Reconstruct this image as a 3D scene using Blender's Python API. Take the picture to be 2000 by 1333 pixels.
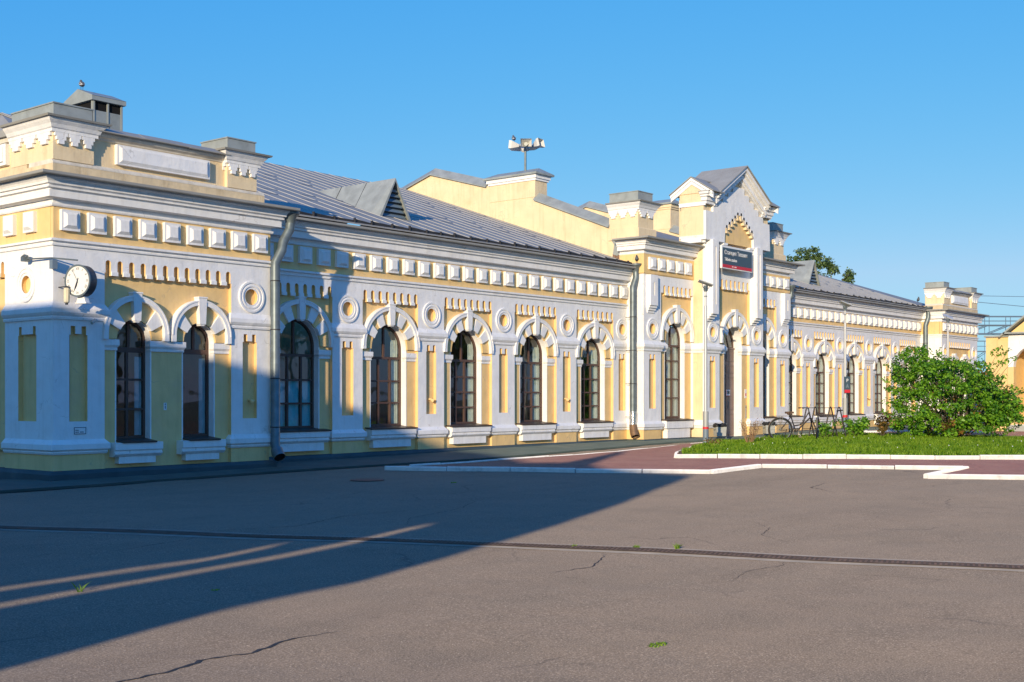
import bpy, bmesh, math, random
import numpy as np
from mathutils import Vector, Matrix
random.seed(7); RNG = np.random.default_rng(7)
PI = math.pi; R = math.radians
for o in list(bpy.data.objects): bpy.data.objects.remove(o)
SC = bpy.context.scene; COL = SC.collection

# ------------------------------------------------------------ camera, sky, sun
VIEW = R(39.3)                     # the facade runs along +X, the camera looks 39.3 deg off it
cam_d = bpy.data.cameras.new('camera'); cam = bpy.data.objects.new('camera', cam_d); COL.objects.link(cam)
cam.location = (0, 0, 1.67); cam.rotation_euler = (R(90), 0, VIEW - R(90))
cam_d.sensor_width = 36; cam_d.lens = 2370 / 2000 * 36; cam_d.shift_y = 105.5 / 2000
cam_d.clip_start = 0.1; cam_d.clip_end = 6000
SC.camera = cam
SUN_AZ, SUN_EL = R(23), R(12)      # light travels towards +X +Y
W = bpy.data.worlds.new('World'); SC.world = W; W.use_nodes = True
nt = W.node_tree; nt.nodes.clear()
sky = nt.nodes.new('ShaderNodeTexSky'); sky.sky_type = 'NISHITA'; sky.sun_disc = False
sky.sun_elevation = SUN_EL; sky.sun_rotation = R(270) - SUN_AZ
sky.altitude = 50; sky.air_density = 1.0; sky.dust_density = 0.15; sky.ozone_density = 4.0
bg = nt.nodes.new('ShaderNodeBackground'); bg.inputs[1].default_value = 0.13
wo = nt.nodes.new('ShaderNodeOutputWorld')
sp_ = nt.nodes.new('ShaderNodeSeparateColor'); cb_ = nt.nodes.new('ShaderNodeCombineColor'); nt.links.new(sky.outputs[0], sp_.inputs[0])
for i_, (k_, e_, cap_) in enumerate(((0.524, 1.497, 3.0), (1.728, 0.61, 6.0), (5.15, 0.145, 8.0))):   # deep clear northern blue
    p_ = nt.nodes.new('ShaderNodeMath'); p_.operation = 'POWER'; p_.inputs[1].default_value = e_; nt.links.new(sp_.outputs[i_], p_.inputs[0])
    m_ = nt.nodes.new('ShaderNodeMath'); m_.operation = 'MULTIPLY'; m_.inputs[1].default_value = k_; nt.links.new(p_.outputs[0], m_.inputs[0])
    c_ = nt.nodes.new('ShaderNodeMath'); c_.operation = 'MINIMUM'; c_.inputs[1].default_value = cap_; nt.links.new(m_.outputs[0], c_.inputs[0]); nt.links.new(c_.outputs[0], cb_.inputs[i_])
nt.links.new(cb_.outputs[0], bg.inputs[0]); nt.links.new(bg.outputs[0], wo.inputs[0])
sd = bpy.data.lights.new('sun', 'SUN'); sun = bpy.data.objects.new('sun', sd); COL.objects.link(sun)
sd.energy = 5.0; sd.angle = R(0.5); sd.color = (1.0, 0.82, 0.57)
dirv = Vector((math.cos(SUN_EL) * math.cos(SUN_AZ), math.cos(SUN_EL) * math.sin(SUN_AZ), -math.sin(SUN_EL)))
sun.rotation_euler = dirv.to_track_quat('-Z', 'Y').to_euler(); sun.location = (-20, -20, 20)
SC.view_settings.view_transform = 'Standard'; SC.view_settings.look = 'None'
SC.view_settings.gamma = 1; SC.view_settings.use_curve_mapping = False
SC.view_settings.exposure = 0.05

# ------------------------------------------------------------ materials
def mat(name, col, rough=0.8, metal=0.0, var=0.12, vscale=2.0, bump=0.15, bscale=60, spec=0.3, stain=None, stain_amt=0.0, stain_scale=0.8, droug=0.0, streak=0.0, wav=0.0):
    m = bpy.data.materials.new(name); m.use_nodes = True; t = m.node_tree; N = t.nodes; L = t.links
    b = N['Principled BSDF']; b.inputs['Roughness'].default_value = rough; b.inputs['Metallic'].default_value = metal
    b.inputs['Specular IOR Level'].default_value = spec; b.inputs['Diffuse Roughness'].default_value = droug
    tc = N.new('ShaderNodeTexCoord')
    n = N.new('ShaderNodeTexNoise'); n.inputs['Scale'].default_value = vscale; n.inputs['Detail'].default_value = 6
    L.new(tc.outputs['Object'], n.inputs['Vector'])
    mr = N.new('ShaderNodeMapRange'); mr.inputs[1].default_value = 0.3; mr.inputs[2].default_value = 0.7
    mr.inputs[3].default_value = 1 - var; mr.inputs[4].default_value = 1 + var * 0.5
    L.new(n.outputs[0], mr.inputs[0])
    mx = N.new('ShaderNodeVectorMath'); mx.operation = 'SCALE'; mx.inputs[0].default_value = col
    L.new(mr.outputs[0], mx.inputs['Scale'])
    src = mx.outputs[0]
    if stain:
        n2 = N.new('ShaderNodeTexNoise'); n2.inputs['Scale'].default_value = stain_scale; n2.inputs['Detail'].default_value = 9
        n2.inputs['Roughness'].default_value = 0.7
        L.new(tc.outputs['Object'], n2.inputs['Vector'])
        r2 = N.new('ShaderNodeMapRange'); r2.inputs[1].default_value = 0.52; r2.inputs[2].default_value = 0.72
        r2.inputs[3].default_value = 0; r2.inputs[4].default_value = stain_amt
        L.new(n2.outputs[0], r2.inputs[0])
        mm = N.new('ShaderNodeMixRGB'); mm.inputs[2].default_value = (*stain, 1)
        L.new(r2.outputs[0], mm.inputs[0]); L.new(src, mm.inputs[1]); src = mm.outputs[0]
    if streak:      # rain streaks and grime running down
        mp = N.new('ShaderNodeMapping'); mp.inputs['Scale'].default_value = (7, 7, 0.55); L.new(tc.outputs['Object'], mp.inputs[0])
        n3 = N.new('ShaderNodeTexNoise'); n3.inputs['Scale'].default_value = 1; n3.inputs['Detail'].default_value = 8; n3.inputs['Roughness'].default_value = 0.65; L.new(mp.outputs[0], n3.inputs['Vector'])
        r3 = N.new('ShaderNodeMapRange'); r3.inputs[1].default_value = 0.50; r3.inputs[2].default_value = 0.78; r3.inputs[3].default_value = 0; r3.inputs[4].default_value = streak; L.new(n3.outputs[0], r3.inputs[0])
        m3 = N.new('ShaderNodeMixRGB'); m3.blend_type = 'MULTIPLY'; m3.inputs[2].default_value = (0.62, 0.56, 0.47, 1); L.new(r3.outputs[0], m3.inputs[0]); L.new(src, m3.inputs[1]); src = m3.outputs[0]
        vc = N.new('ShaderNodeTexVoronoi'); vc.feature = 'DISTANCE_TO_EDGE'; vc.inputs['Scale'].default_value = 0.9
        wn = N.new('ShaderNodeTexNoise'); wn.inputs['Scale'].default_value = 2.5; wn.inputs['Detail'].default_value = 6; L.new(tc.outputs['Object'], wn.inputs['Vector'])
        wv = N.new('ShaderNodeMixRGB'); wv.blend_type = 'ADD'; wv.inputs[0].default_value = 0.7; L.new(tc.outputs['Object'], wv.inputs[1]); L.new(wn.outputs['Color'], wv.inputs[2]); L.new(wv.outputs[0], vc.inputs['Vector'])
        r4 = N.new('ShaderNodeMapRange'); r4.inputs[1].default_value = 0.0; r4.inputs[2].default_value = 0.012; r4.inputs[3].default_value = 1; r4.inputs[4].default_value = 0; L.new(vc.outputs['Distance'], r4.inputs[0])
        r5 = N.new('ShaderNodeMapRange'); r5.inputs[1].default_value = 0.52; r5.inputs[2].default_value = 0.62; r5.inputs[3].default_value = 0; r5.inputs[4].default_value = 0.45; L.new(n.outputs[0], r5.inputs[0])
        mu = N.new('ShaderNodeMath'); mu.operation = 'MULTIPLY'; L.new(r4.outputs[0], mu.inputs[0]); L.new(r5.outputs[0], mu.inputs[1])
        m4 = N.new('ShaderNodeMixRGB'); m4.inputs[2].default_value = (0.30, 0.26, 0.22, 1); L.new(mu.outputs[0], m4.inputs[0]); L.new(src, m4.inputs[1]); src = m4.outputs[0]
    L.new(src, b.inputs['Base Color'])
    if bump:
        nb = N.new('ShaderNodeTexNoise'); nb.inputs['Scale'].default_value = bscale; nb.inputs['Detail'].default_value = 5
        L.new(tc.outputs['Object'], nb.inputs['Vector'])
        bp = N.new('ShaderNodeBump'); bp.inputs['Strength'].default_value = bump; bp.inputs['Distance'].default_value = 0.01
        L.new(nb.outputs[0], bp.inputs['Height']); last = bp
        if wav:
            nw = N.new('ShaderNodeTexNoise'); nw.inputs['Scale'].default_value = 2.2; nw.inputs['Detail'].default_value = 3; L.new(tc.outputs['Object'], nw.inputs['Vector'])
            bw = N.new('ShaderNodeBump'); bw.inputs['Strength'].default_value = wav; bw.inputs['Distance'].default_value = 0.05
            L.new(nw.outputs[0], bw.inputs['Height']); L.new(bp.outputs[0], bw.inputs['Normal']); last = bw
        L.new(last.outputs[0], b.inputs['Normal'])
    return m
WHITE = mat('white_plaster', (0.85, 0.84, 0.835), 0.85, var=0.05, vscale=3, bump=0.35, bscale=22, stain=(0.58, 0.55, 0.51), stain_amt=0.3, stain_scale=1.1, streak=0.28, wav=0.45)
YELLOW = mat('yellow_plaster', (0.83, 0.58, 0.265), 0.85, var=0.08, vscale=2.5, bump=0.35, bscale=25, stain=(0.72, 0.49, 0.29), stain_amt=0.6, stain_scale=1.2, streak=0.35, wav=0.45)
PALEY = mat('pale_yellow_plaster', (0.80, 0.64, 0.41), 0.85, var=0.08, vscale=2.0, bump=0.4, bscale=20, stain=(0.70, 0.50, 0.29), stain_amt=0.7, stain_scale=0.9, streak=0.5, wav=0.4)
DIRTY = mat('worn_whitewash', (0.70, 0.64, 0.54), 0.9, var=0.15, vscale=5, bump=0.5, bscale=18, stain=(0.42, 0.36, 0.28), stain_amt=0.7, stain_scale=3)
DIRTYY = mat('worn_yellow_render', (0.70, 0.56, 0.36), 0.9, var=0.14, vscale=3, bump=0.6, bscale=16, stain=(0.42, 0.33, 0.22), stain_amt=0.6, stain_scale=1.6, streak=0.6, wav=0.5)
ZINC = mat('zinc_sheet', (0.34, 0.365, 0.35), 0.6, 0.15, var=0.18, vscale=3, bump=0.1, bscale=6, stain=(0.20, 0.21, 0.20), stain_amt=0.6, stain_scale=2)
ROOFM = mat('grey_metal_roof', (0.33, 0.325, 0.305), 0.75, 0.0, var=0.12, spec=0.15, vscale=1.5, bump=0.25, bscale=4, stain=(0.25, 0.22, 0.185), stain_amt=0.45, stain_scale=1.2)
SEAM = mat('roof_seam', (0.50, 0.48, 0.44), 0.55, 0.15, var=0.1, bump=0.0)
DARKM = mat('dark_edge_metal', (0.055, 0.055, 0.06), 0.6, 0.3, var=0.3, vscale=4, bump=0.2, bscale=15)
GALV = mat('galvanised_steel', (0.165, 0.20, 0.215), 0.45, 0.40, var=0.22, vscale=6, bump=0.15, bscale=12)
COPPER = mat('rusty_pipe_end', (0.24, 0.15, 0.09), 0.6, 0.5, var=0.3, vscale=9)
FOIL = mat('wrinkled_foil', (0.62, 0.63, 0.63), 0.25, 0.9, var=0.2, vscale=20, bump=1.0, bscale=14)
FRAME = mat('brown_window_frame', (0.11, 0.063, 0.050), 0.5, var=0.2, bump=0.1)
SILLM = mat('brown_sill_sheet', (0.085, 0.060, 0.052), 0.45, 0.2, var=0.2, bump=0.1)
PLINTH = mat('blue_grey_plinth_paint', (0.060, 0.090, 0.100), 0.75, var=0.2, vscale=2, bump=0.3, bscale=30, stain=(0.14, 0.16, 0.155), stain_amt=0.5)
APRON = mat('grey_green_apron', (0.075, 0.100, 0.092), 0.9, var=0.2, vscale=1.2, bump=0.4, bscale=30, stain=(0.13, 0.135, 0.12), stain_amt=0.5, droug=1.0)
KERB = mat('whitewashed_kerb', (0.76, 0.74, 0.72), 0.9, var=0.10, vscale=6, bump=0.4, bscale=30, stain=(0.35, 0.33, 0.32), stain_amt=0.5, stain_scale=4, droug=1.0)
CONC_ = mat('pale_grit', (0.45, 0.40, 0.34), 0.9, var=0.3, bump=0)
CONC = mat('channel_concrete', (0.25, 0.222, 0.195), 0.9, var=0.2, vscale=5, bump=0.5, bscale=40, droug=1.0)
RUST = mat('rusty_grate', (0.15, 0.095, 0.065), 0.8, 0.4, var=0.4, vscale=7, bump=0.3, droug=1.0)
BLACKHOLE = mat('dark_opening', (0.008, 0.008, 0.009), 0.95, var=0.1, bump=0)
STEEL = mat('lamp_post_paint', (0.50, 0.51, 0.52), 0.45, 0.3, var=0.08, vscale=5, bump=0.05)
BLUEG = mat('blue_grey_paint', (0.17, 0.22, 0.27), 0.5, 0.1, var=0.1)
REDP = mat('red_paint', (0.62, 0.035, 0.05), 0.5, var=0.08, bump=0)
BLACK = mat('black_rubber', (0.02, 0.02, 0.022), 0.6, var=0.2, bump=0.1)
DKPAINT = mat('dark_bike_paint', (0.035, 0.03, 0.032), 0.4, 0.3, var=0.2, bump=0)
BRONZE = mat('tarnished_mudguard', (0.30, 0.24, 0.17), 0.4, 0.5, var=0.25, vscale=8)
LEATHER = mat('worn_brown_saddle', (0.14, 0.085, 0.06), 0.7, var=0.3, vscale=10)
DOORM = mat('brown_door_paint', (0.24, 0.175, 0.155), 0.55, var=0.15, vscale=3, bump=0.15)
SIGNM = mat('slate_blue_sign', (0.060, 0.095, 0.125), 0.45, var=0.06, bump=0)
LETTER = mat('white_lettering', (0.80, 0.80, 0.80), 0.6, var=0.02, bump=0)
DIAL = mat('white_dial', (0.78, 0.77, 0.72), 0.4, var=0.03, bump=0)
INK = mat('dial_ink', (0.03, 0.035, 0.06), 0.6, var=0.1, bump=0)
GREYP = mat('grey_bin_paint', (0.42, 0.43, 0.40), 0.5, 0.1, var=0.12, vscale=6)
LAMPW = mat('frosted_lamp_glass', (0.75, 0.66, 0.45), 0.3, var=0.1, bump=0)
FEATH = mat('pigeon_feathers', (0.12, 0.125, 0.14), 0.8, var=0.4, vscale=12, bump=0.2)
FEATHW = mat('pale_feathers', (0.6, 0.6, 0.6), 0.8, var=0.2)
BARK = mat('bark', (0.10, 0.075, 0.055), 0.9, var=0.3, vscale=12, bump=0.5)
REFLW = mat('cream_reveal_reflection', (0.62, 0.62, 0.54), 0.9, var=0.15, vscale=9, bump=0.2)  # pale columns painting the white reveal's reflection in the panes
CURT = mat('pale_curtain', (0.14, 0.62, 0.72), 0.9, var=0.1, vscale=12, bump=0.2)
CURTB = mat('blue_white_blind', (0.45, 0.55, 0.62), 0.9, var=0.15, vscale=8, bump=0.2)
BRICK = mat('broken_brickwork', (0.24, 0.15, 0.10), 0.95, var=0.4, vscale=14, bump=1.0, bscale=20)
GANTRY = mat('gantry_steel', (0.17, 0.24, 0.31), 0.6, 0.3, var=0.1, bump=0)
SOIL = mat('soil', (0.06, 0.05, 0.03), 0.95, var=0.3, vscale=6, bump=0.5, droug=1.0)

def glass_mat():
    m = bpy.data.materials.new('window_glass'); m.use_nodes = True; t = m.node_tree; N = t.nodes; L = t.links; N.clear()
    out = N.new('ShaderNodeOutputMaterial'); mix = N.new('ShaderNodeMixShader')
    tr = N.new('ShaderNodeBsdfTransparent'); tr.inputs[0].default_value = (0.78, 0.86, 0.85, 1)
    gl = N.new('ShaderNodeBsdfGlossy'); gl.inputs['Roughness'].default_value = 0.02; gl.inputs[0].default_value = (0.9, 0.95, 0.95, 1)
    fr = N.new('ShaderNodeLayerWeight'); fr.inputs[0].default_value = 0.5
    pw = N.new('ShaderNodeMath'); pw.operation = 'POWER'; pw.inputs[1].default_value = 3.2; ma = N.new('ShaderNodeMath'); ma.operation = 'MULTIPLY_ADD'; ma.inputs[1].default_value = 0.85; ma.inputs[2].default_value = 0.07
    L.new(fr.outputs['Facing'], pw.inputs[0]); L.new(pw.outputs[0], ma.inputs[0])
    tc = N.new('ShaderNodeTexCoord'); nz = N.new('ShaderNodeTexNoise'); nz.inputs['Scale'].default_value = 1.6; nz.inputs['Detail'].default_value = 1
    bp = N.new('ShaderNodeBump'); bp.inputs['Strength'].default_value = 0.25; bp.inputs['Distance'].default_value = 0.02
    L.new(tc.outputs['Object'], nz.inputs['Vector']); L.new(nz.outputs[0], bp.inputs['Height'])
    L.new(bp.outputs[0], gl.inputs['Normal']); L.new(bp.outputs[0], fr.inputs['Normal'])
    L.new(ma.outputs[0], mix.inputs[0]); L.new(tr.outputs[0], mix.inputs[1]); L.new(gl.outputs[0], mix.inputs[2]); L.new(mix.outputs[0], out.inputs[0])
    return m
GLASS = glass_mat()

def leaf_mat(name, c1, c2, scale=3.0, trans=0.35):
    m = bpy.data.materials.new(name); m.use_nodes = True; t = m.node_tree; N = t.nodes; L = t.links
    b = N['Principled BSDF']; b.inputs['Roughness'].default_value = 0.45; b.inputs['Specular IOR Level'].default_value = 0.4
    tc = N.new('ShaderNodeTexCoord'); n = N.new('ShaderNodeTexNoise'); n.inputs['Scale'].default_value = scale; n.inputs['Detail'].default_value = 4
    L.new(tc.outputs['Object'], n.inputs['Vector'])
    g = N.new('ShaderNodeNewGeometry')
    ad = N.new('ShaderNodeMath'); ad.operation = 'MULTIPLY_ADD'; ad.inputs[1].default_value = 0.5; ad.inputs[2].default_value = -0.25
    L.new(g.outputs['Random Per Island'], ad.inputs[0])
    ad2 = N.new('ShaderNodeMath'); ad2.operation = 'ADD'; L.new(n.outputs[0], ad2.inputs[0]); L.new(ad.outputs[0], ad2.inputs[1])
    cr = N.new('ShaderNodeValToRGB'); cr.color_ramp.elements[0].position = 0.3; cr.color_ramp.elements[1].position = 0.75
    cr.color_ramp.elements[0].color = (*c1, 1); cr.color_ramp.elements[1].color = (*c2, 1)
    L.new(ad2.outputs[0], cr.inputs[0]); L.new(cr.outputs[0], b.inputs['Base Color'])
    tl = N.new('ShaderNodeBsdfTranslucent'); L.new(cr.outputs[0], tl.inputs[0])
    mx = N.new('ShaderNodeMixShader'); mx.inputs[0].default_value = trans
    L.new(b.outputs[0], mx.inputs[1]); L.new(tl.outputs[0], mx.inputs[2])
    L.new(mx.outputs[0], N['Material Output'].inputs[0])
    return m
LEAF = leaf_mat('shrub_leaves', (0.055, 0.19, 0.012), (0.25, 0.48, 0.03))
LEAFO = leaf_mat('turning_leaves', (0.10, 0.10, 0.02), (0.30, 0.16, 0.03))
LEAFT = leaf_mat('tree_leaves', (0.07, 0.13, 0.04), (0.20, 0.28, 0.09), 0.6)
GRASSM = leaf_mat('grass_blades', (0.12, 0.27, 0.010), (0.34, 0.50, 0.03), 1.2, 0.5)
DRYM = leaf_mat('dry_stalks', (0.30, 0.17, 0.09), (0.42, 0.28, 0.16), 4, 0.2)

def asphalt():
    m = bpy.data.materials.new('asphalt'); m.use_nodes = True; t = m.node_tree; N = t.nodes; L = t.links
    b = N['Principled BSDF']; b.inputs['Diffuse Roughness'].default_value = 1.0; b.inputs['Roughness'].default_value = 0.85; b.inputs['Specular IOR Level'].default_value = 0.25
    tc = N.new('ShaderNodeTexCoord')
    def noise(s, d=5, r=0.5, vec=None):
        n = N.new('ShaderNodeTexNoise'); n.inputs['Scale'].default_value = s; n.inputs['Detail'].default_value = d; n.inputs['Roughness'].default_value = r
        L.new(vec or tc.outputs['Object'], n.inputs['Vector']); return n.outputs[0]
    def rng(src, a, b_, c, d):
        r = N.new('ShaderNodeMapRange'); r.inputs[1].default_value = a; r.inputs[2].default_value = b_; r.inputs[3].default_value = c; r.inputs[4].default_value = d
        L.new(src, r.inputs[0]); return r.outputs[0]
    def mixc(f, c1, c2):
        x = N.new('ShaderNodeMixRGB'); L.new(f, x.inputs[0])
        for i, c in ((1, c1), (2, c2)):
            if isinstance(c, tuple): x.inputs[i].default_value = (*c, 1)
            else: L.new(c, x.inputs[i])
        return x.outputs[0]
    base = mixc(rng(noise(0.22, 4), 0.35, 0.65, 0, 1), (0.176, 0.139, 0.105), (0.142, 0.116, 0.090))
    mp = N.new('ShaderNodeMapping'); mp.inputs['Scale'].default_value = (0.25, 1.6, 1); mp.inputs['Rotation'].default_value = (0, 0, -0.9); L.new(tc.outputs['Object'], mp.inputs[0])
    base = mixc(rng(noise(0.9, 6, 0.6, mp.outputs[0]), 0.48, 0.75, 0, 0.6), base, (0.112, 0.088, 0.066))
    base = mixc(rng(noise(3.3, 2, 0.5), 0.66, 0.74, 0, 0.45), base, (0.085, 0.068, 0.052))
    base = mixc(rng(noise(0.55, 3, 0.55), 0.56, 0.60, 0, 0.34), base, (0.112, 0.092, 0.070))
    base = mixc(rng(noise(1.7, 6, 0.65), 0.4, 0.75, 0, 0.55), base, (0.20, 0.152, 0.112))
    grit = noise(75, 3, 0.6)
    base = mixc(rng(grit, 0.50, 0.62, 0, 0.8), base, (0.33, 0.265, 0.205))
    base = mixc(rng(noise(48, 3, 0.6), 0.54, 0.70, 0, 0.7), base, (0.062, 0.050, 0.040))
    v = N.new('ShaderNodeTexVoronoi'); v.inputs['Scale'].default_value = 13; L.new(tc.outputs['Object'], v.inputs['Vector'])
    base = mixc(rng(v.outputs['Distance'], 0.045, 0.085, 0.8, 0), base, (0.55, 0.47, 0.38))
    # fine cracks, only in patches
    wn = N.new('ShaderNodeTexNoise'); wn.inputs['Scale'].default_value = 0.9; wn.inputs['Detail'].default_value = 7; L.new(tc.outputs['Object'], wn.inputs['Vector'])
    wv = N.new('ShaderNodeMixRGB'); wv.blend_type = 'ADD'; wv.inputs[0].default_value = 1.1
    L.new(tc.outputs['Object'], wv.inputs[1]); L.new(wn.outputs['Color'], wv.inputs[2])
    vc = N.new('ShaderNodeTexVoronoi'); vc.feature = 'DISTANCE_TO_EDGE'; vc.inputs['Scale'].default_value = 0.30; L.new(wv.outputs[0], vc.inputs['Vector'])
    line = rng(vc.outputs['Distance'], 0.002, 0.0065, 1, 0)
    msk = rng(noise(0.35, 2), 0.56, 0.64, 0, 0.5)
    mu = N.new('ShaderNodeMath'); mu.operation = 'MULTIPLY'; L.new(line, mu.inputs[0]); L.new(msk, mu.inputs[1])
    base = mixc(mu.outputs[0], base, (0.045, 0.038, 0.035))
    L.new(base, b.inputs['Base Color'])
    bp = N.new('ShaderNodeBump'); bp.inputs['Strength'].default_value = 0.5; bp.inputs['Distance'].default_value = 0.006
    L.new(grit, bp.inputs['Height'])
    bp2 = N.new('ShaderNodeBump'); bp2.inputs['Strength'].default_value = 0.35; bp2.inputs['Distance'].default_value = 0.05
    L.new(noise(1.3, 3), bp2.inputs['Height']); L.new(bp.outputs[0], bp2.inputs['Normal'])
    L.new(bp2.outputs[0], b.inputs['Normal'])
    return m
ASPH = asphalt()
def brickpave():
    m = bpy.data.materials.new('red_paving_blocks'); m.use_nodes = True; t = m.node_tree; N = t.nodes; L = t.links
    b = N['Principled BSDF']; b.inputs['Diffuse Roughness'].default_value = 1.0; b.inputs['Roughness'].default_value = 0.9
    tc = N.new('ShaderNodeTexCoord'); bt = N.new('ShaderNodeTexBrick'); bt.inputs['Scale'].default_value = 3.2
    bt.inputs['Color1'].default_value = (0.235, 0.105, 0.085, 1); bt.inputs['Color2'].default_value = (0.185, 0.085, 0.070, 1)
    bt.inputs['Mortar'].default_value = (0.085, 0.058, 0.050, 1); bt.inputs['Mortar Size'].default_value = 0.018
    L.new(tc.outputs['Object'], bt.inputs['Vector'])
    n = N.new('ShaderNodeTexNoise'); n.inputs['Scale'].default_value = 1.1; n.inputs['Detail'].default_value = 6; L.new(tc.outputs['Object'], n.inputs['Vector'])
    r = N.new('ShaderNodeMapRange'); r.inputs[1].default_value = 0.4; r.inputs[2].default_value = 0.7; r.inputs[4].default_value = 0.45; L.new(n.outputs[0], r.inputs[0])
    x = N.new('ShaderNodeMixRGB'); x.inputs[2].default_value = (0.25, 0.15, 0.12, 1); L.new(r.outputs[0], x.inputs[0]); L.new(bt.outputs[0], x.inputs[1])
    L.new(x.outputs[0], b.inputs['Base Color'])
    bp = N.new('ShaderNodeBump'); bp.inputs['Strength'].default_value = 0.4; bp.inputs['Distance'].default_value = 0.01
    L.new(bt.outputs['Fac'], bp.inputs['Height']); bp.invert = True; L.new(bp.outputs[0], b.inputs['Normal'])
    return m
PAVE = brickpave()

# ------------------------------------------------------------ helpers
def link(o, parent=None):
    COL.objects.link(o)
    if parent is not None:
        o.parent = parent
    return o
def thing(name, label, cat, loc=(0, 0, 0), rotz=0, group=None):
    o = bpy.data.objects.new(name, None); COL.objects.link(o); o.location = loc; o.rotation_euler = (0, 0, rotz)
    o['label'] = label; o['category'] = cat
    if group: o['group'] = group
    return o
def tag(o, label, cat, group=None):
    o['label'] = label; o['category'] = cat
    if group: o['group'] = group
    return o
def put(me, name, parent, loc=(0, 0, 0), rotz=0):
    o = bpy.data.objects.new(name, me); COL.objects.link(o); o.location = loc; o.rotation_euler = (0, 0, rotz)
    if parent is not None: o.parent = parent
    return o
class MB:
    def __init__(s): s.v = []; s.f = []; s.mi = []; s.mats = []; s.cur = 0
    def use(s, m):
        if m not in s.mats: s.mats.append(m)
        s.cur = s.mats.index(m); return s
    def add(s, vs, fs):
        b = len(s.v); s.v += [tuple(v) for v in vs]; s.f += [tuple(b + i for i in f) for f in fs]; s.mi += [s.cur] * len(fs); return s
    def box(s, x0, x1, y0, y1, z0, z1):
        return s.add([(x0, y0, z0), (x1, y0, z0), (x1, y1, z0), (x0, y1, z0), (x0, y0, z1), (x1, y0, z1), (x1, y1, z1), (x0, y1, z1)],
                     [(0, 3, 2, 1), (4, 5, 6, 7), (0, 1, 5, 4), (1, 2, 6, 5), (2, 3, 7, 6), (3, 0, 4, 7)])
    def frustum(s, a, b):       # two rectangles (x0,x1,z0,z1,y)
        v = [(r[0], r[4], r[2]) for r in (a,)] ; v = []
        for r in (a, b): v += [(r[0], r[4], r[2]), (r[1], r[4], r[2]), (r[1], r[4], r[3]), (r[0], r[4], r[3])]
        return s.add(v, [(3, 2, 1, 0), (4, 5, 6, 7), (0, 1, 5, 4), (1, 2, 6, 5), (2, 3, 7, 6), (3, 0, 4, 7)])
    def prism(s, poly, y0, y1):   # poly in (x,z), extruded along y
        n = len(poly); v = [(x, y0, z) for x, z in poly] + [(x, y1, z) for x, z in poly]
        return s.add(v, [tuple(range(n)), tuple(range(2 * n - 1, n - 1, -1))] + [(i, (i + 1) % n + 0, (i + 1) % n + n, i + n)[::-1] for i in range(n)])
    def prismx(s, poly, x0, x1):  # poly in (y,z), extruded along x
        n = len(poly); v = [(x0, y, z) for y, z in poly] + [(x1, y, z) for y, z in poly]
        return s.add(v, [tuple(range(n))[::-1], tuple(range(n, 2 * n))] + [(i, (i + 1) % n, (i + 1) % n + n, i + n) for i in range(n)])
    def prismz(s, poly, z0, z1):
        n = len(poly); v = [(x, y, z0) for x, y in poly] + [(x, y, z1) for x, y in poly]
        return s.add(v, [tuple(range(n))[::-1], tuple(range(n, 2 * n))] + [(i, (i + 1) % n, (i + 1) % n + n, i + n) for i in range(n)])
    def tube(s, pts, r, seg=10, caps=True):
        pts = [Vector(p) for p in pts]; rs = r if isinstance(r, (list, tuple)) else [r] * len(pts)
        b = len(s.v); up = None
        for i, p in enumerate(pts):
            d = (pts[min(i + 1, len(pts) - 1)] - pts[max(i - 1, 0)]).normalized()
            if up is None: up = Vector((0, 0, 1)) if abs(d.z) < 0.9 else Vector((1, 0, 0))
            a = d.cross(up).normalized(); c = a.cross(d).normalized(); up = c
            for k in range(seg):
                t = 2 * PI * k / seg; q = p + a * (math.cos(t) * rs[i]) + c * (math.sin(t) * rs[i]); s.v.append(tuple(q))
        for i in range(len(pts) - 1):
            for k in range(seg):
                s.f.append((b + i * seg + k, b + i * seg + (k + 1) % seg, b + (i + 1) * seg + (k + 1) % seg, b + (i + 1) * seg + k)); s.mi.append(s.cur)
        if caps:
            s.f.append(tuple(b + k for k in range(seg))[::-1]); s.mi.append(s.cur)
            e = b + (len(pts) - 1) * seg; s.f.append(tuple(e + k for k in range(seg))); s.mi.append(s.cur)
        return s
    def ring(s, cx, cz, r0, r1, y0, y1, a0=0, a1=2 * PI, seg=32):   # ring slab in the xz plane
        full = abs(a1 - a0 - 2 * PI) < 1e-6; n = seg if full else seg + 1; b = len(s.v)
        for i in range(n):
            t = a0 + (a1 - a0) * i / seg; c, q = math.cos(t), math.sin(t)
            s.v += [(cx + c * r0, y0, cz + q * r0), (cx + c * r1, y0, cz + q * r1), (cx + c * r1, y1, cz + q * r1), (cx + c * r0, y1, cz + q * r0)]
        for i in range(seg):
            j = (i + 1) % n
            for k in range(4):
                kk = (k + 1) % 4; s.f.append((b + i * 4 + k, b + i * 4 + kk, b + j * 4 + kk, b + j * 4 + k)); s.mi.append(s.cur)
        if not full:
            s.f.append((b, b + 1, b + 2, b + 3)); e = b + seg * 4; s.f.append((e + 3, e + 2, e + 1, e)); s.mi += [s.cur] * 2
        return s
    def mesh(s, name, smooth=False, m=None):
        me = bpy.data.meshes.new(name); me.from_pydata(s.v, [], s.f)
        if m is not None: me.materials.append(m)
        else:
            for mm in s.mats: me.materials.append(mm)
            me.polygons.foreach_set('material_index', s.mi)
        bm = bmesh.new(); bm.from_mesh(me); bmesh.ops.recalc_face_normals(bm, faces=bm.faces); bm.to_mesh(me); bm.free()
        if smooth:
            me.polygons.foreach_set('use_smooth', [True] * len(me.polygons))
            me.set_sharp_from_angle(angle=R(40))
        me.update(); return me
    def build(s, name, m, parent=None, loc=(0, 0, 0), rotz=0, smooth=False):
        return put(s.mesh(name, smooth, m), name, parent, loc, rotz)

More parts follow.
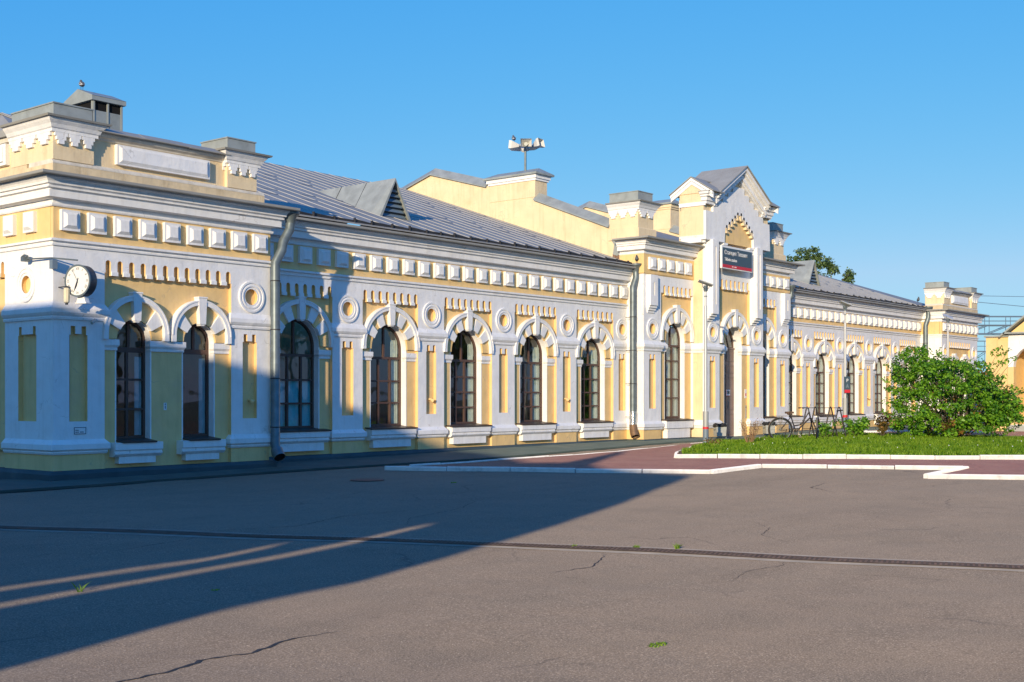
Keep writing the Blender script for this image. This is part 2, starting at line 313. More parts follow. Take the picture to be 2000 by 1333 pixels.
def plate(name, loops, depth, m):
    """flat slab with holes: loops in (x,z); front at y=0, back at y=depth"""
    cu = bpy.data.curves.new(name, 'CURVE'); cu.dimensions = '2D'; cu.fill_mode = 'BOTH'; cu.extrude = depth / 2
    for lp in loops:
        sp = cu.splines.new('POLY'); sp.points.add(len(lp) - 1)
        for i, (x, z) in enumerate(lp): sp.points[i].co = (x, z, 0, 1)
        sp.use_cyclic_u = True
    o = bpy.data.objects.new(name, cu); COL.objects.link(o)
    dg = bpy.context.evaluated_depsgraph_get()
    me = bpy.data.meshes.new_from_object(o.evaluated_get(dg)); me.name = name
    me.transform(Matrix(((1, 0, 0, 0), (0, 0, -1, depth / 2), (0, 1, 0, 0), (0, 0, 0, 1))))
    bpy.data.objects.remove(o); me.materials.clear(); me.materials.append(m)
    me.polygons.foreach_set('use_smooth', [False] * len(me.polygons)); me.update()
    return me
def relief(loops, depth, m):
    me = plate('facade_relief', loops, depth, m); me.materials.append(YELLOW); xs = [p[0] for p in loops[0]]; a, b_ = min(xs), max(xs)
    for p in me.polygons:
        if abs(p.normal.y) < 0.5 and a + 0.01 < p.center.x < b_ - 0.01: p.material_index = 1
    return me
def arch_loop(xc, z0, zs, r, n=24):
    return [(xc - r, z0), (xc + r, z0)] + [(xc + r * math.cos(t), zs + r * math.sin(t)) for t in [PI * i / n for i in range(n + 1)]]
def circ(xc, zc, r, n=32): return [(xc + r * math.cos(2 * PI * i / n), zc + r * math.sin(2 * PI * i / n)) for i in range(n)]

def sweep(name, prof, path, m, parent, base=(0, 0), smooth=False, mats=None):
    """moulding: prof = [(p,z)] outward distance / height, path = [(x,y)] walked so that outward is to the right (-y for +x)"""
    b = MB(); n = len(path); k = len(prof); nor = []
    for i in range(n - 1):
        d = Vector((path[i + 1][0] - path[i][0], path[i + 1][1] - path[i][1])).normalized(); nor.append(Vector((d.y, -d.x)))
    for i in range(n):
        if i == 0: o = nor[0]
        elif i == n - 1: o = nor[-1]
        else:
            o = nor[i - 1] + nor[i]; o = o / max(0.2, (1 + nor[i - 1].dot(nor[i])))
        for p, z in prof: b.v.append((path[i][0] + o.x * p, path[i][1] + o.y * p, z))
    for i in range(n - 1):
        for j in range(k):
            jj = (j + 1) % k; b.f.append((i * k + j, i * k + jj, (i + 1) * k + jj, (i + 1) * k + j)); b.mi.append(0)
    b.f.append(tuple(range(k))); b.f.append(tuple(range((n - 1) * k, n * k))[::-1]); b.mi += [0, 0]
    return b.build(name, m, parent)

# ground height: falls gently towards the near pavilion, slightly uneven
def gz(x, y):
    t = min(1, max(0, (x - 14) / 24)); t2 = -0.16 + 0.16 * t
    w = 0.005 * (math.sin(x * 1.3 + 0.6 * y) + math.sin(y * 1.7 - 0.5 * x + 1) + 0.6 * math.sin(2.9 * x + 2.1 * y))
    return t2 + (w if (x * x + y * y < 3600) else 0)

def tri_sheet(name, poly, zoff, m, kind='structure', step=0.8, parent=None):
    """polygon sheet that follows the ground"""
    bm = bmesh.new(); vs = [bm.verts.new((x, y, 0)) for x, y in poly]; f = bm.faces.new(vs)
    xs = [p[0] for p in poly]; ys = [p[1] for p in poly]
    for ax, lo, hi in ((0, min(xs), max(xs)), (1, min(ys), max(ys))):
        c = lo + step
        while c < hi and c < 62:
            co = (c, 0, 0) if ax == 0 else (0, c, 0); no = (1, 0, 0) if ax == 0 else (0, 1, 0)
            bmesh.ops.bisect_plane(bm, geom=bm.verts[:] + bm.edges[:] + bm.faces[:], plane_co=co, plane_no=no); c += step
    for v in bm.verts: v.co.z = gz(v.co.x, v.co.y) + zoff
    bmesh.ops.recalc_face_normals(bm, faces=bm.faces)
    for f in bm.faces:
        if f.normal.z < 0: f.normal_flip()
    me = bpy.data.meshes.new(name); bm.to_mesh(me); bm.free(); me.materials.append(m)
    o = put(me, name, parent)
    if kind: o['kind'] = kind
    return o

# ------------------------------------------------------------ ground, road, pavement
def axis(lo, hi, step, far):
    a = list(np.arange(lo, hi, step)); s = step; x = hi
    while x < far: a.append(x); s *= 1.35; x += s
    s = step; x = lo - s; pre = []
    while x > -far: pre.append(x); s *= 1.35; x -= s
    return pre[::-1] + a
gx, gy = axis(2, 48, 0.45, 2500), axis(2, 24, 0.45, 2500)
gv = [(x, y, gz(x, y)) for y in gy for x in gx]; nx = len(gx)
gf = [(j * nx + i, j * nx + i + 1, (j + 1) * nx + i + 1, (j + 1) * nx + i) for j in range(len(gy) - 1) for i in range(nx - 1)]
me = bpy.data.meshes.new('ground'); me.from_pydata(gv, [], gf); me.materials.append(ASPH)
me.polygons.foreach_set('use_smooth', [True] * len(gf))
put(me, 'ground', None)['kind'] = 'structure'
tri_sheet('pavement', [(20.4, 20.6), (23.81, 13.79), (26.47, 14.01), (28.44, 9.69), (25.28, 9.4), (26.01, 7.67), (31, -4), (80, -30), (110, 20), (60, 22.6), (46, 22.5), (34.4, 21.1), (30.0, 20.35)], 0.045, PAVE)
tri_sheet('soil', [(28.1, 17.2), (30.2, 18.5), (34.6, 20.35), (41, 20.9), (47, 21.0), (46.4, 14), (44, 3), (37.5, 1), (32.5, 9.6)], 0.10, SOIL)['kind'] = 'structure'

def kerb(name, pts, label, w=0.14, h=0.13, seg=1.0, group='whitewashed kerbs round the pavement', base=0.0):
    t = thing(name, label, 'kerb', (pts[0][0], pts[0][1], 0), 0, group); ox, oy = pts[0]
    for a, b in zip(pts[:-1], pts[1:]):
        d = Vector((b[0] - a[0], b[1] - a[1])); Ln = d.length; d.normalize(); nrm = Vector((d.y, -d.x)); n = max(1, int(Ln / seg)); s = Ln / n
        for i in range(n):
            p = Vector(a) + d * (i * s + 0.012); q = Vector(a) + d * ((i + 1) * s - 0.012); jz = random.uniform(-0.012, 0.012); m = MB()
            z0, z1 = gz(*p), gz(*q); bv = 0.02
            sec = [(-w / 2, -0.1), (-w / 2, h - bv), (-w / 2 + bv, h), (w / 2 - bv, h), (w / 2, h - bv), (w / 2, -0.1)]
            sk = random.uniform(-0.008, 0.008)
            vs = [(p.x + nrm.x * (u + sk) - ox, p.y + nrm.y * (u + sk) - oy, z0 + v + jz + base) for u, v in sec] + [(q.x + nrm.x * (u - sk) - ox, q.y + nrm.y * (u - sk) - oy, z1 + v + jz + base) for u, v in sec]
            k = len(sec); m.add(vs, [tuple(range(k)), tuple(range(k, 2 * k))[::-1]] + [(j, (j + 1) % k, (j + 1) % k + k, j + k) for j in range(k)])
            m.build('kerb_stone', KERB, t)
    return t
kerb('kerb', [(20.35, 20.55), (23.81, 13.75), (26.5, 13.97)], 'white painted kerb between asphalt and red paving, half in shade', h=0.10, seg=1.35)
kerb('kerb', [(26.55, 13.92), (28.42, 9.72)], 'white painted kerb along the sunlit edge of the red paving, left of the zigzag', h=0.09, seg=1.2)
kerb('kerb', [(28.4, 9.66), (25.3, 9.42), (26.05, 7.6), (30.8, -3.5)], 'white painted kerb with a pointed corner at the right frame edge', h=0.09, seg=1.2)
kerb('kerb', [(28.0, 17.25), (32.5, 9.56), (37.5, 1)], 'low white painted kerb along the front of the grass island', h=0.125, seg=1.1, base=0.03)
kerb('kerb', [(28.0, 17.25), (30.15, 18.55), (34.6, 20.45)], 'worn white kerb edging the back of the grass beside the first lamp post', h=0.06, w=0.08, seg=1.1, base=0.03)
kerb('kerb', [(44.0, 21.45), (52.5, 21.2), (53, 17)], 'thin white kerb behind the grass at the foot of the far wing', h=0.10, w=0.12, seg=1.1, base=0.03)
kerb('kerb', [(21.6, 20.95), (30.1, 20.55), (34.3, 21.15), (38, 21.5)], 'flush pale edging strip between asphalt apron and red paving', h=0.05, w=0.07, seg=1.0)

# loose grit on the asphalt
b = MB()
for i in range(420):
    F_ = random.uniform(5.5, 17); r_ = random.uniform(-.42, .42) * F_; x = F_ * .774 + r_ * .633; y = F_ * .633 - r_ * .774; q = random.uniform(.002, .006); z = gz(x, y)
    b.add([(x - q, y, z), (x + q, y - q * .4, z), (x, y + q, z), (x, y, z + q)], [(0, 1, 3), (1, 2, 3), (2, 0, 3)])
o = b.build('loose_grit', CONC_); o['kind'] = 'stuff'; o['label'] = 'pale grit scattered on the asphalt'; o['category'] = 'grit'
# drainage channel
CHAN = mat('dirt_filled_channel', (0.075, 0.055, 0.042), 0.95, var=0.5, vscale=8, bump=0.6, bscale=30, droug=1.0)
t = thing('drainage_channel', 'long grated drainage channel with rusty grate crossing the asphalt', 'drain', (11.42, 9.34, 0))
def strip(pts, w0, w1, z, m, name, parent, off=(0, 0)):
    b = MB(); vs = []; L_ = len(pts)
    for i, p in enumerate(pts):
        d = Vector(pts[min(i + 1, L_ - 1)]) - Vector(pts[max(i - 1, 0)]); d.normalize(); n = Vector((d.y, -d.x))
        for w in (w0, w1):
            x, y = p[0] + n.x * w, p[1] + n.y * w; vs.append((x - off[0], y - off[1], gz(x, y) + z))
    b.add(vs, [(2 * i, 2 * i + 1, 2 * i + 3, 2 * i + 2) for i in range(L_ - 1)]); return b.build(name, m, parent)
def lerp_pts(ctrl, step):
    out = []
    for a, b in zip(ctrl[:-1], ctrl[1:]):
        n = max(1, int((Vector(b) - Vector(a)).length / step))
        out += [tuple(Vector(a).lerp(Vector(b), i / n)) for i in range(n)]
    return out + [ctrl[-1]]
dch = lerp_pts([(3.5, 27.0), (8.48, 16.07), (11.42, 9.34), (13.28, 3.91), (16.5, -5.5)], 0.3); o2 = (11.42, 9.34)
strip(dch, -0.29, 0.31, 0.005, CONC, 'channel_edge', t, o2)
strip(dch, -0.13, 0.15, 0.010, CHAN, 'channel', t, o2)
b = MB(); fine = lerp_pts([(9.9, 12.8), (11.42, 9.34), (13.28, 3.91), (14.5, 0.4)], 0.055)
for i in range(len(fine) - 1):
    p, q = Vector(fine[i]), Vector(fine[i + 1]); d = (q - p).normalized(); n = Vector((d.y, -d.x)); c = p
    for u0, u1, ww in ((-0.125, 0.145, 0.013),):
        a1 = c + n * u0; a2 = c + n * u1; z = gz(c.x, c.y) + 0.014
        b.add([(a1.x - d.x * ww - o2[0], a1.y - d.y * ww - o2[1], z), (a2.x - d.x * ww - o2[0], a2.y - d.y * ww - o2[1], z), (a2.x + d.x * ww - o2[0], a2.y + d.y * ww - o2[1], z), (a1.x + d.x * ww - o2[0], a1.y + d.y * ww - o2[1], z)], [(0, 1, 2, 3)])
b.build('grate', RUST, t)
strip(dch, -0.135, -0.105, 0.016, RUST, 'grate_rail', t, o2); strip(dch, 0.125, 0.155, 0.016, RUST, 'grate_rail', t, o2)

# cracks and the manhole in the asphalt
def crack(pts, w, name='asphalt_crack'):
    P = lerp_pts(pts, 0.06); b = MB(); vs = []
    for i, p in enumerate(P):
        d = Vector(P[min(i + 1, len(P) - 1)]) - Vector(P[max(i - 1, 0)]); d.normalize(); n = Vector((d.y, -d.x))
        j = 0.012 * math.sin(i * 1.7) + random.uniform(-0.012, 0.012); ww = w * random.uniform(0.35, 1.2) * math.sin(PI * (i + 0.6) / (len(P) + 0.4)) ** 0.6
        for s in (-1, 1):
            x, y = p[0] + n.x * (j + s * ww), p[1] + n.y * (j + s * ww); vs.append((x, y, gz(x, y) + 0.004))
    b.add(vs, [(2 * i, 2 * i + 1, 2 * i + 3, 2 * i + 2) for i in range(len(P) - 1)]); o = b.build(name, CRACKM, None); o['kind'] = 'structure'; return o
CRACKM = mat('crack_filler', (0.075, 0.063, 0.056), 0.95, var=0.3, vscale=20, bump=0.3)
crack([(3.7, 6.40), (4.3, 6.85), (4.75, 6.85), (5.2, 7.0), (5.5, 6.9), (5.95, 7.05), (6.4, 6.98)], 0.020)
crack([(9.9, 7.6), (10.5, 7.5), (10.9, 7.7), (11.4, 7.95)], 0.009)
crack([(10.6, 5.9), (11.3, 6.1), (11.9, 6.0), (12.6, 6.3)], 0.005)
crack([(13.9, 6.9), (14.3, 7.5), (15.1, 7.8), (15.6, 8.3)], 0.005)
crack([(9.0, 13.2), (10.0, 13.4), (11.2, 13.1), (12.6, 13.6), (14.4, 13.4)], 0.012)
crack([(17.3, 15.2), (17.9, 15.9), (18.8, 16.0)], 0.014)
crack([(20.8, 9.4), (21.6, 10.3), (23.0, 10.6)], 0.012)
crack([(12.2, 11.9), (13.0, 12.6), (14.6, 13.0), (15.9, 13.8)], 0.010)
b = MB(); b.prismz(circ(0, 0, 0.36, 28), 0.0, 0.008); mh = b.build('manhole_cover', DARKM, None, (17.9, 18.6, gz(17.9, 18.6) + 0.012)); tag(mh, 'round dark manhole cover in the shaded asphalt near the kerb', 'manhole cover')

# ------------------------------------------------------------ station building
B0 = Vector((40.76, 22.5, 0))
ST = thing('station_building', 'long single storey yellow and white station building with arched windows and grey metal roof', 'building', B0)
def put(me, name, parent, loc=(0, 0, 0), rotz=0):        # children of the station are placed in world coordinates
    o = bpy.data.objects.new(name, me); COL.objects.link(o); o.location = loc; o.rotation_euler = (0, 0, rotz)
    if parent is not None:
        o.parent = parent
        if parent is ST: o.matrix_parent_inverse = Matrix.Translation(-B0)
    return o
def comb(c, hw, zb, n, sh, zr, ztop, ztooth, sw=0.125):
    """outline of one open recess with arched slots above it, left to right"""
    p = [(c - hw, zb), (c - hw, zr)]
    for i in range(n):
        s = c - sh + 2 * sh * i / (n - 1); zl = zr if i == 0 else ztooth; zn = zr if i == n - 1 else ztooth
        p += [(s - sw / 2, zl)] + [(s - sw / 2 * math.cos(t), ztop - sw / 2 + sw / 2 * math.sin(t)) for t in [PI * k / 6 for k in range(7)]] + [(s + sw / 2, zn)]
    return p + [(c + hw, zr), (c + hw, zb)]
def teeth(c, n, sh, ztooth, sw=0.125, h=0.085):
    b = MB()
    for i in range(n - 1):
        s0 = c - sh + 2 * sh * i / (n - 1) + sw / 2; s1 = c - sh + 2 * sh * (i + 1) / (n - 1) - sw / 2
        b.box(s0, s1, -0.035, -0.0005, ztooth + 0.002, ztooth + h); b.box(s0 + .02, s1 - .02, -0.0005, 0.106, ztooth + 0.012, ztooth + h - 0.01)
    b.box(c - sh + .1, c + sh - .1, 0.104, 0.112, ztooth + 0.02, ztooth + h - 0.02)
    return b
def niche_loop(c, z0, z1, hw=0.205):
    return [(c - hw, z0), (c + hw, z0), (c + hw, z1), (c + hw - 0.03, z1), (c + hw - 0.03, z1 + 0.18), (c + hw - 0.135, z1 + 0.18), (c + hw - 0.135, z1 + 0.02),
            (c - hw + 0.135, z1 + 0.02), (c - hw + 0.135, z1 + 0.18), (c - hw + 0.03, z1 + 0.18), (c - hw + 0.03, z1), (c - hw, z1)]
# shared meshes -----------------------------------------------------------
b = MB(); b.ring(0, 0, 0.32, 0.365, -0.036, 0.0, seg=36); b.ring(0, 0, 0.275, 0.32, -0.02, 0.0, seg=36); b.ring(0, 0, 0.24, 0.275, -0.03, 0.0, seg=36); b.ring(0, 0, 0.185, 0.24, -0.012, 0.0, seg=36)
MEDAL = b.mesh('medallion', m=WHITE)
b = MB().use(WHITE); b.box(-0.205, 0.205, -0.085, 0, 0, 0.42); b.frustum((-0.165, 0.165, 0.045, 0.375, -0.0855), (-0.10, 0.10, 0.105, 0.325, -0.135)); FBLOCK = b.mesh('frieze_block')
def cap_sweep(name, prof, xl, xr, y0, ret, parent=ST, ml=True, mr=True):
    path = ([(xl, y0 + ret)] if ml else []) + [(xl, y0), (xr, y0)] + ([(xr, y0 + ret)] if mr else [])
    return sweep(name, prof, path, WHITE, parent)
CAPP = [(0, 3.20), (0.035, 3.205), (0.045, 3.25), (0.03, 3.265), (0.06, 3.30), (0.085, 3.345), (0.085, 3.43), (0.0, 3.56)]
BASP = [(0, 0.455), (0.03, 0.46), (0.05, 0.50), (0.04, 0.52), (0.085, 0.56), (0.085, 0.665), (0.0, 0.76)]
IMPP = [(0, 2.61), (0.025, 2.612), (0.03, 2.65), (0.02, 2.66), (0.04, 2.69), (0.06, 2.72), (0.06, 2.84), (0, 2.845)]
STRP = [(0, 4.685), (0.035, 4.688), (0.04, 4.72), (0.025, 4.735), (0.025, 4.765), (0.085, 4.78), (0.085, 4.825), (0, 4.842)]
CORP = [(-0.12, 5.47), (0.04, 5.475), (0.055, 5.50), (0.055, 5.535), (0.02, 5.545), (0.02, 5.62), (0.19, 5.635), (0.19, 5.775), (0.165, 5.78), (0.165, 5.80), (0.235, 5.812), (0.235, 5.85), (0.215, 5.855), (0.215, 5.872), (0.27, 5.885), (0.275, 5.93), (0.30, 5.97), (0.34, 6.0), (0.34, 6.03), (-0.12, 6.03)]
EDGP = [(-0.12, 6.032), (0.49, 6.032), (0.50, 6.045), (0.50, 6.095), (0.47, 6.10), (-0.12, 6.14)]
def lift(p, d, k=1.0): return [(a, z + d) for a, z in p]

def make_surround(w, R_, zs, zc, key, angs, rz=0):
    """label moulding + voussoirs of one arch; w opening half width, R_ label radius, zs springing, zc label centre"""
    b = MB().use(WHITE); ri = R_ - 0.115
    b.ring(0, zc, ri, R_, -0.055, 0.10, 0, PI, 40)
    b.ring(0, zc, R_ - 0.035, R_ - 0.005, -0.066, -0.0552, 0, PI, 40)
    b.box(-R_, -ri, -0.055, 0.10, zs - 0.015, zc); b.box(ri, R_, -0.055, 0.10, zs - 0.015, zc)
    def rout(a):
        return ri + 0.005
    for a0, a1 in angs:
        n = 5; pin, pout = [], []
        for i in range(n + 1):
            a = R(a0 + (a1 - a0) * i / n)
            pin.append((w * math.cos(a), zs + w * math.sin(a)))
            c, s = math.cos(a), math.sin(a); dz = zs - zc     # ray from (0,zs) to the label circle
            t = -dz * s + math.sqrt(max(0, (dz * s) ** 2 - dz * dz + rout(a) ** 2)); pout.append((t * c, zs + t * s))
        b.prism(pin + pout[::-1], -0.012, 0.10)
    b.use(YELLOW); n = 40; vs = []
    for i in range(n + 1):
        a = PI * i / n; c, s = math.cos(a), math.sin(a); dz = zs - zc; t = -dz * s + math.sqrt(max(0, (dz * s) ** 2 - dz * dz + rout(a) ** 2))
        vs += [((w + .004) * c, 0.045, zs + (w + .004) * s), (t * c, 0.045, zs + t * s), ((w + .004) * c, 0.11, zs + (w + .004) * s)]
    b.add(vs, [(3 * i, 3 * i + 1, 3 * i + 4, 3 * i + 3) for i in range(n)] + [(3 * i, 3 * i + 3, 3 * i + 5, 3 * i + 2) for i in range(n)])
    return b.mesh('arch_surround')
def make_key(w, R_, zs, zc, hw0=0.085, hw1=0.115):
    b = MB(); zb = zs + w - 0.03; zt = zc + R_ + 0.045
    b.prism([(-hw0, zb), (hw0, zb), (hw1, zt), (-hw1, zt)], -0.072, 0.10)
    b.prism([(-hw0 * .55, zb - 0.035), (hw0 * .55, zb - 0.035), (hw0 * .8, zb), (-hw0 * .8, zb)], -0.055, 0.10)
    b.prism([(-hw1 - .02, zt), (hw1 + .02, zt), (hw1, zt + 0.03), (-hw1, zt + 0.03)], -0.085, 0.10)
    return b.mesh('keystone', m=WHITE)
ANG2 = [(24, 42), (55, 71), (109, 125), (138, 156)]; ANG1 = [(27, 52), (128, 153)]
SUR_W = make_surround(0.69, 1.10, 2.93, 3.00, 0, ANG2); KEY_W = make_key(0.69, 1.10, 2.93, 3.00)
SUR_P = make_surround(0.425, 0.80, 2.855, 2.99, 0, ANG1); KEY_P = make_key(0.425, 0.80, 2.855, 2.99, 0.08, 0.11)
SUR_C = make_surround(0.675, 1.10, 3.62, 3.72, 0, ANG2); KEY_C = make_key(0.675, 1.10, 3.62, 3.72)

def make_frame(w, z0, zs, ztr, cols, rows, topm=True, fw=0.065, bw=0.058, depth=0.07, trh=0.07):
    """arched window frame: loops of panes cut out of a plate; returns frame mesh and glass mesh"""
    loops = [arch_loop(0, z0, zs, w, 26)]; r = w - fw
    def arc_pane(xa, xb):
        pts = [(xa, ztr + trh / 2), (xb, ztr + trh / 2)]; n = 12
        def top(x): return zs + math.sqrt(max(0, r * r - x * x))
        xs = [xb + (xa - xb) * i / n for i in range(n + 1)]
        return [p for p in pts[:2]] + [(x, max(top(x), ztr + trh / 2 + 0.01)) for x in xs]
    if topm: loops += [arc_pane(-r * 0.995, -bw / 2), arc_pane(bw / 2, r * 0.995)]
    else: loops += [arc_pane(-r * 0.995, r * 0.995)]
    edges = [-r] + [(-r + 2 * r * c) for c in cols] + [r]; zz = [z0 + fw + 0.02] + [z0 + fw + (ztr - trh / 2 - z0 - fw) * q for q in rows] + [ztr - trh / 2]
    for i in range(len(edges) - 1):
        for j in range(len(zz) - 1):
            a = edges[i] + (bw / 2 if i else 0); c = edges[i + 1] - (bw / 2 if i < len(edges) - 2 else 0)
            e = zz[j] + (bw * .4 if j else 0); f = zz[j + 1] - (bw * .4 if j < len(zz) - 2 else 0)
            loops.append([(a, e), (c, e), (c, f), (a, f)])
    fm = plate('window', loops, depth, FRAME)
    g = plate('glass', [arch_loop(0, z0 + 0.02, zs, w - 0.02, 20)], 0.0, GLASS)
    return fm, g
FR_A = make_frame(0.69, 0.79, 2.93, 2.69, (0.34, 0.70), (0.333, 0.667))
FR_B = make_frame(0.69, 0.79, 2.93, 2.69, (0.30, 0.62), (0.25, 0.5, 0.75))
FR_P1 = make_frame(0.425, 0.70, 2.855, 2.64, (0.45,), (0.33, 0.68), trh=0.11)
FR_P2 = make_frame(0.425, 0.70, 2.855, 2.64, (), (), trh=0.11)
FR_C = make_frame(0.675, 0.82, 3.62, 3.44, (0.26, 0.60), (0.27, 0.54, 0.80))
def liner(w, z0, zs, d0, d1):      # white plaster reveal inside an opening
    b = MB(); b.ring(0, zs, w - 0.012, w + 0.02, d0, d1, 0, PI, 26); b.box(-w - 0.02, -w + 0.012, d0, d1, z0, zs); b.box(w - 0.012, w + 0.02, d0, d1, z0, zs); return b.mesh('reveal', m=WHITE)
LIN_W = liner(0.69, 0.74, 2.93, 0.098, 0.43); LIN_P = liner(0.425, 0.66, 2.855, 0.098, 0.43); LIN_C = liner(0.675, 0.76, 3.62, 0.098, 0.43)
def sill_mesh(w, zt, hb=0.50, plain=False):
    b = MB().use(WHITE)
    if plain:
        b.box(-w, w, -0.13, 0.1, zt - 0.27, zt); b.box(-w + 0.13, w - 0.13, -0.08, 0.1, zt - 0.62, zt - 0.27); return b.mesh('sill_block')
    b.prismx([(0.1, zt), (-0.14, zt), (-0.14, zt - 0.15), (-0.10, zt - 0.17), (-0.10, zt - 0.20), (-0.12, zt - 0.21), (-0.12, zt - 0.24), (-0.06, zt - 0.30), (0.1, zt - 0.30)], -w, w)
    b.box(-w + 0.13, w - 0.13, -0.055, 0.1, zt - hb, zt - 0.30); return b.mesh('sill_block')
def sheet_mesh(w, ow, zt, y1=0.34):
    b = MB(); b.prismx([(-0.165, zt + 0.004), (-0.165, zt + 0.02), (y1, zt + 0.075), (y1, zt + 0.05), (-0.165, zt - 0.012)], -ow, ow)
    b.prismx([(-0.165, zt - 0.015), (-0.165, zt + 0.018), (0.09, zt + 0.045), (0.09, zt + 0.02)], -w, w); return b.mesh('sill_sheet', m=SILLM)
SILL_W = sill_mesh(0.86, 0.745); SHT_W = sheet_mesh(0.90, 0.675, 0.75, 0.29)
SILL_P = sill_mesh(0.58, 0.665, 0.44); SHT_P = sheet_mesh(0.40, 0.42, 0.67)
SILL_C = sill_mesh(0.90, 0.76, plain=True); SHT_C = sheet_mesh(0.92, 0.65, 0.765)

def window_unit(c, y, fr, sur, key, lin, sill, sht, side=False, rz=0, curtain_or_reflection=None, label=None, loc=None):
    L_ = loc or (c, y, 0)
    f = put(fr[0], 'window', ST, (L_[0], L_[1] + 0.28, 0), rz)
    if label: f['label'] = label
    put(fr[1], 'glass', f, (0, 0.03, 0))
    put(lin, 'reveal', ST, L_, rz)
    if sur: s = put(sur, 'arch_surround', ST, L_, rz); put(key, 'keystone', s)
    if sill: s = put(sill, 'sill_block', ST, L_, rz); put(sht, 'sill_sheet', s)
    if curtain_or_reflection:
        x0, x1, z0, z1, m = curtain_or_reflection; b = MB(); n = 14; vs = []
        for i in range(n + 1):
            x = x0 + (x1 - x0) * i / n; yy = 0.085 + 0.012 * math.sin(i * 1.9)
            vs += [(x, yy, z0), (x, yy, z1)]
        b.add(vs, [(2 * i, 2 * i + 2, 2 * i + 3, 2 * i + 1) for i in range(n)]); b.build('curtain_or_reflection', m, f)  # cream strips imitate the reveal's reflection; cyan and blue ones are curtains
    return f
def impost(xa, xb, y, ml, mr, prof=IMPP):
    cap_sweep('impost', prof, xa, xb, y + 0.10, 0.12, ST, ml, mr)
def frieze_blocks(fr, xs, y, z, rz=0, sw=None):
    for x in xs: put(FBLOCK, 'frieze_block', fr, (x, y, z) if not rz else x, rz)

def wing(x0, x1, cs, windows, medals, Y0=23.70, x0v=None):
    zb = 0.5; out = [(x0, zb)]
    for c in cs: out += comb(c, 1.07, zb, 8, 0.975, 4.235, 4.50, 4.175)
    out += [(x1, zb), (x1, 4.84), (x0, 4.84)]
    loops = [out] + [circ(m, 3.95, 0.20) for m in medals] + [niche_loop(m, 1.13, 2.91) for m in medals]
    put(relief(loops, 0.10, WHITE), 'facade_relief', ST, (0, Y0, 0))
    for c in cs:
        teeth(c, 8, 0.975, 4.175).build('corbel_row', WHITE, ST, (0, Y0, 0))
    put(plate('wall', [[(x0, -0.3), (x1, -0.3), (x1, 5.9), (x0, 5.9)]] + [arch_loop(c, 0.76, 2.93, 0.70) for c in cs], 0.32, YELLOW), 'wall', ST, (0, Y0 + 0.10, 0))
    for m in medals: put(MEDAL, 'medallion', ST, (m, Y0, 3.95))
    edges = [x0] + sum([[c - 1.07, c + 1.07] for c in cs], []) + [x1]
    for i in range(0, len(edges), 2):
        xl, xr = edges[i], edges[i + 1]
        if xr - xl < 0.12: continue
        b = MB(); b.box(xl, xr, 0, 0.098, -0.3, 0.5); b.build('pier_base', YELLOW, ST, (0, Y0, 0))
        cap_sweep('pilaster_capital', CAPP, xl, xr, Y0, 0.10, ST, i > 0, i < len(edges) - 2)
        cap_sweep('pilaster_base', BASP, xl, xr, Y0, 0.10, ST, i > 0, i < len(edges) - 2)
    for k, c in enumerate(cs):
        window_unit(c, Y0, windows[k][0], SUR_W, KEY_W, LIN_W, SILL_W, SHT_W, curtain_or_reflection=windows[k][1])
        impost(c - 1.07, c - 0.695, Y0, False, True); impost(c + 0.695, c + 1.07, Y0, True, False)
    sweep('string_course', STRP, [(x0, Y0), (x1, Y0)], WHITE, ST)
    b = MB(); b.box(x0, x1, 0, 0.098, 4.843, 5.9); fr = b.build('frieze', YELLOW, ST, (0, Y0 - 0.008, 0))
    sweep('cornice', CORP, [(x0, Y0), (x1, Y0)], WHITE, ST); sweep('roof_edge', EDGP, [(x0 + 0.2, Y0), (x1, Y0)], ROOFM, ST)
    return fr
CW = [20.48 + 3.225 * i for i in range(5)]
wins = [(FR_A, (-0.58, 0.63, 0.85, 2.05, CURT)), (FR_A, (0.33, 0.63, 0.85, 3.2, REFLW)), (FR_B, (0.36, 0.63, 0.85, 3.2, REFLW)), (FR_B, (0.28, 0.63, 0.85, 3.2, REFLW)), (FR_B, (0.25, 0.63, 0.85, 3.2, REFLW))]
frl = wing(18.55, 35.27, CW, wins, [22.09, 25.32, 28.54, 31.77, 34.98])
for x in np.arange(19.95 - 0.63, 35.1, 0.628): put(FBLOCK, 'frieze_block', frl, (x, 0, 5.02))
CE = [47.85 + 3.28 * i for i in range(5)]
wins = [(FR_B, (-0.1, 0.63, 0.85, 3.3, REFLW))] * 5
frr = wing(46.22, 62.75, CE, wins, [49.49, 52.77, 56.05, 59.33])
for x in np.arange(46.75, 62.6, 0.628): put(FBLOCK, 'frieze_block', frr, (x, 0, 5.02))

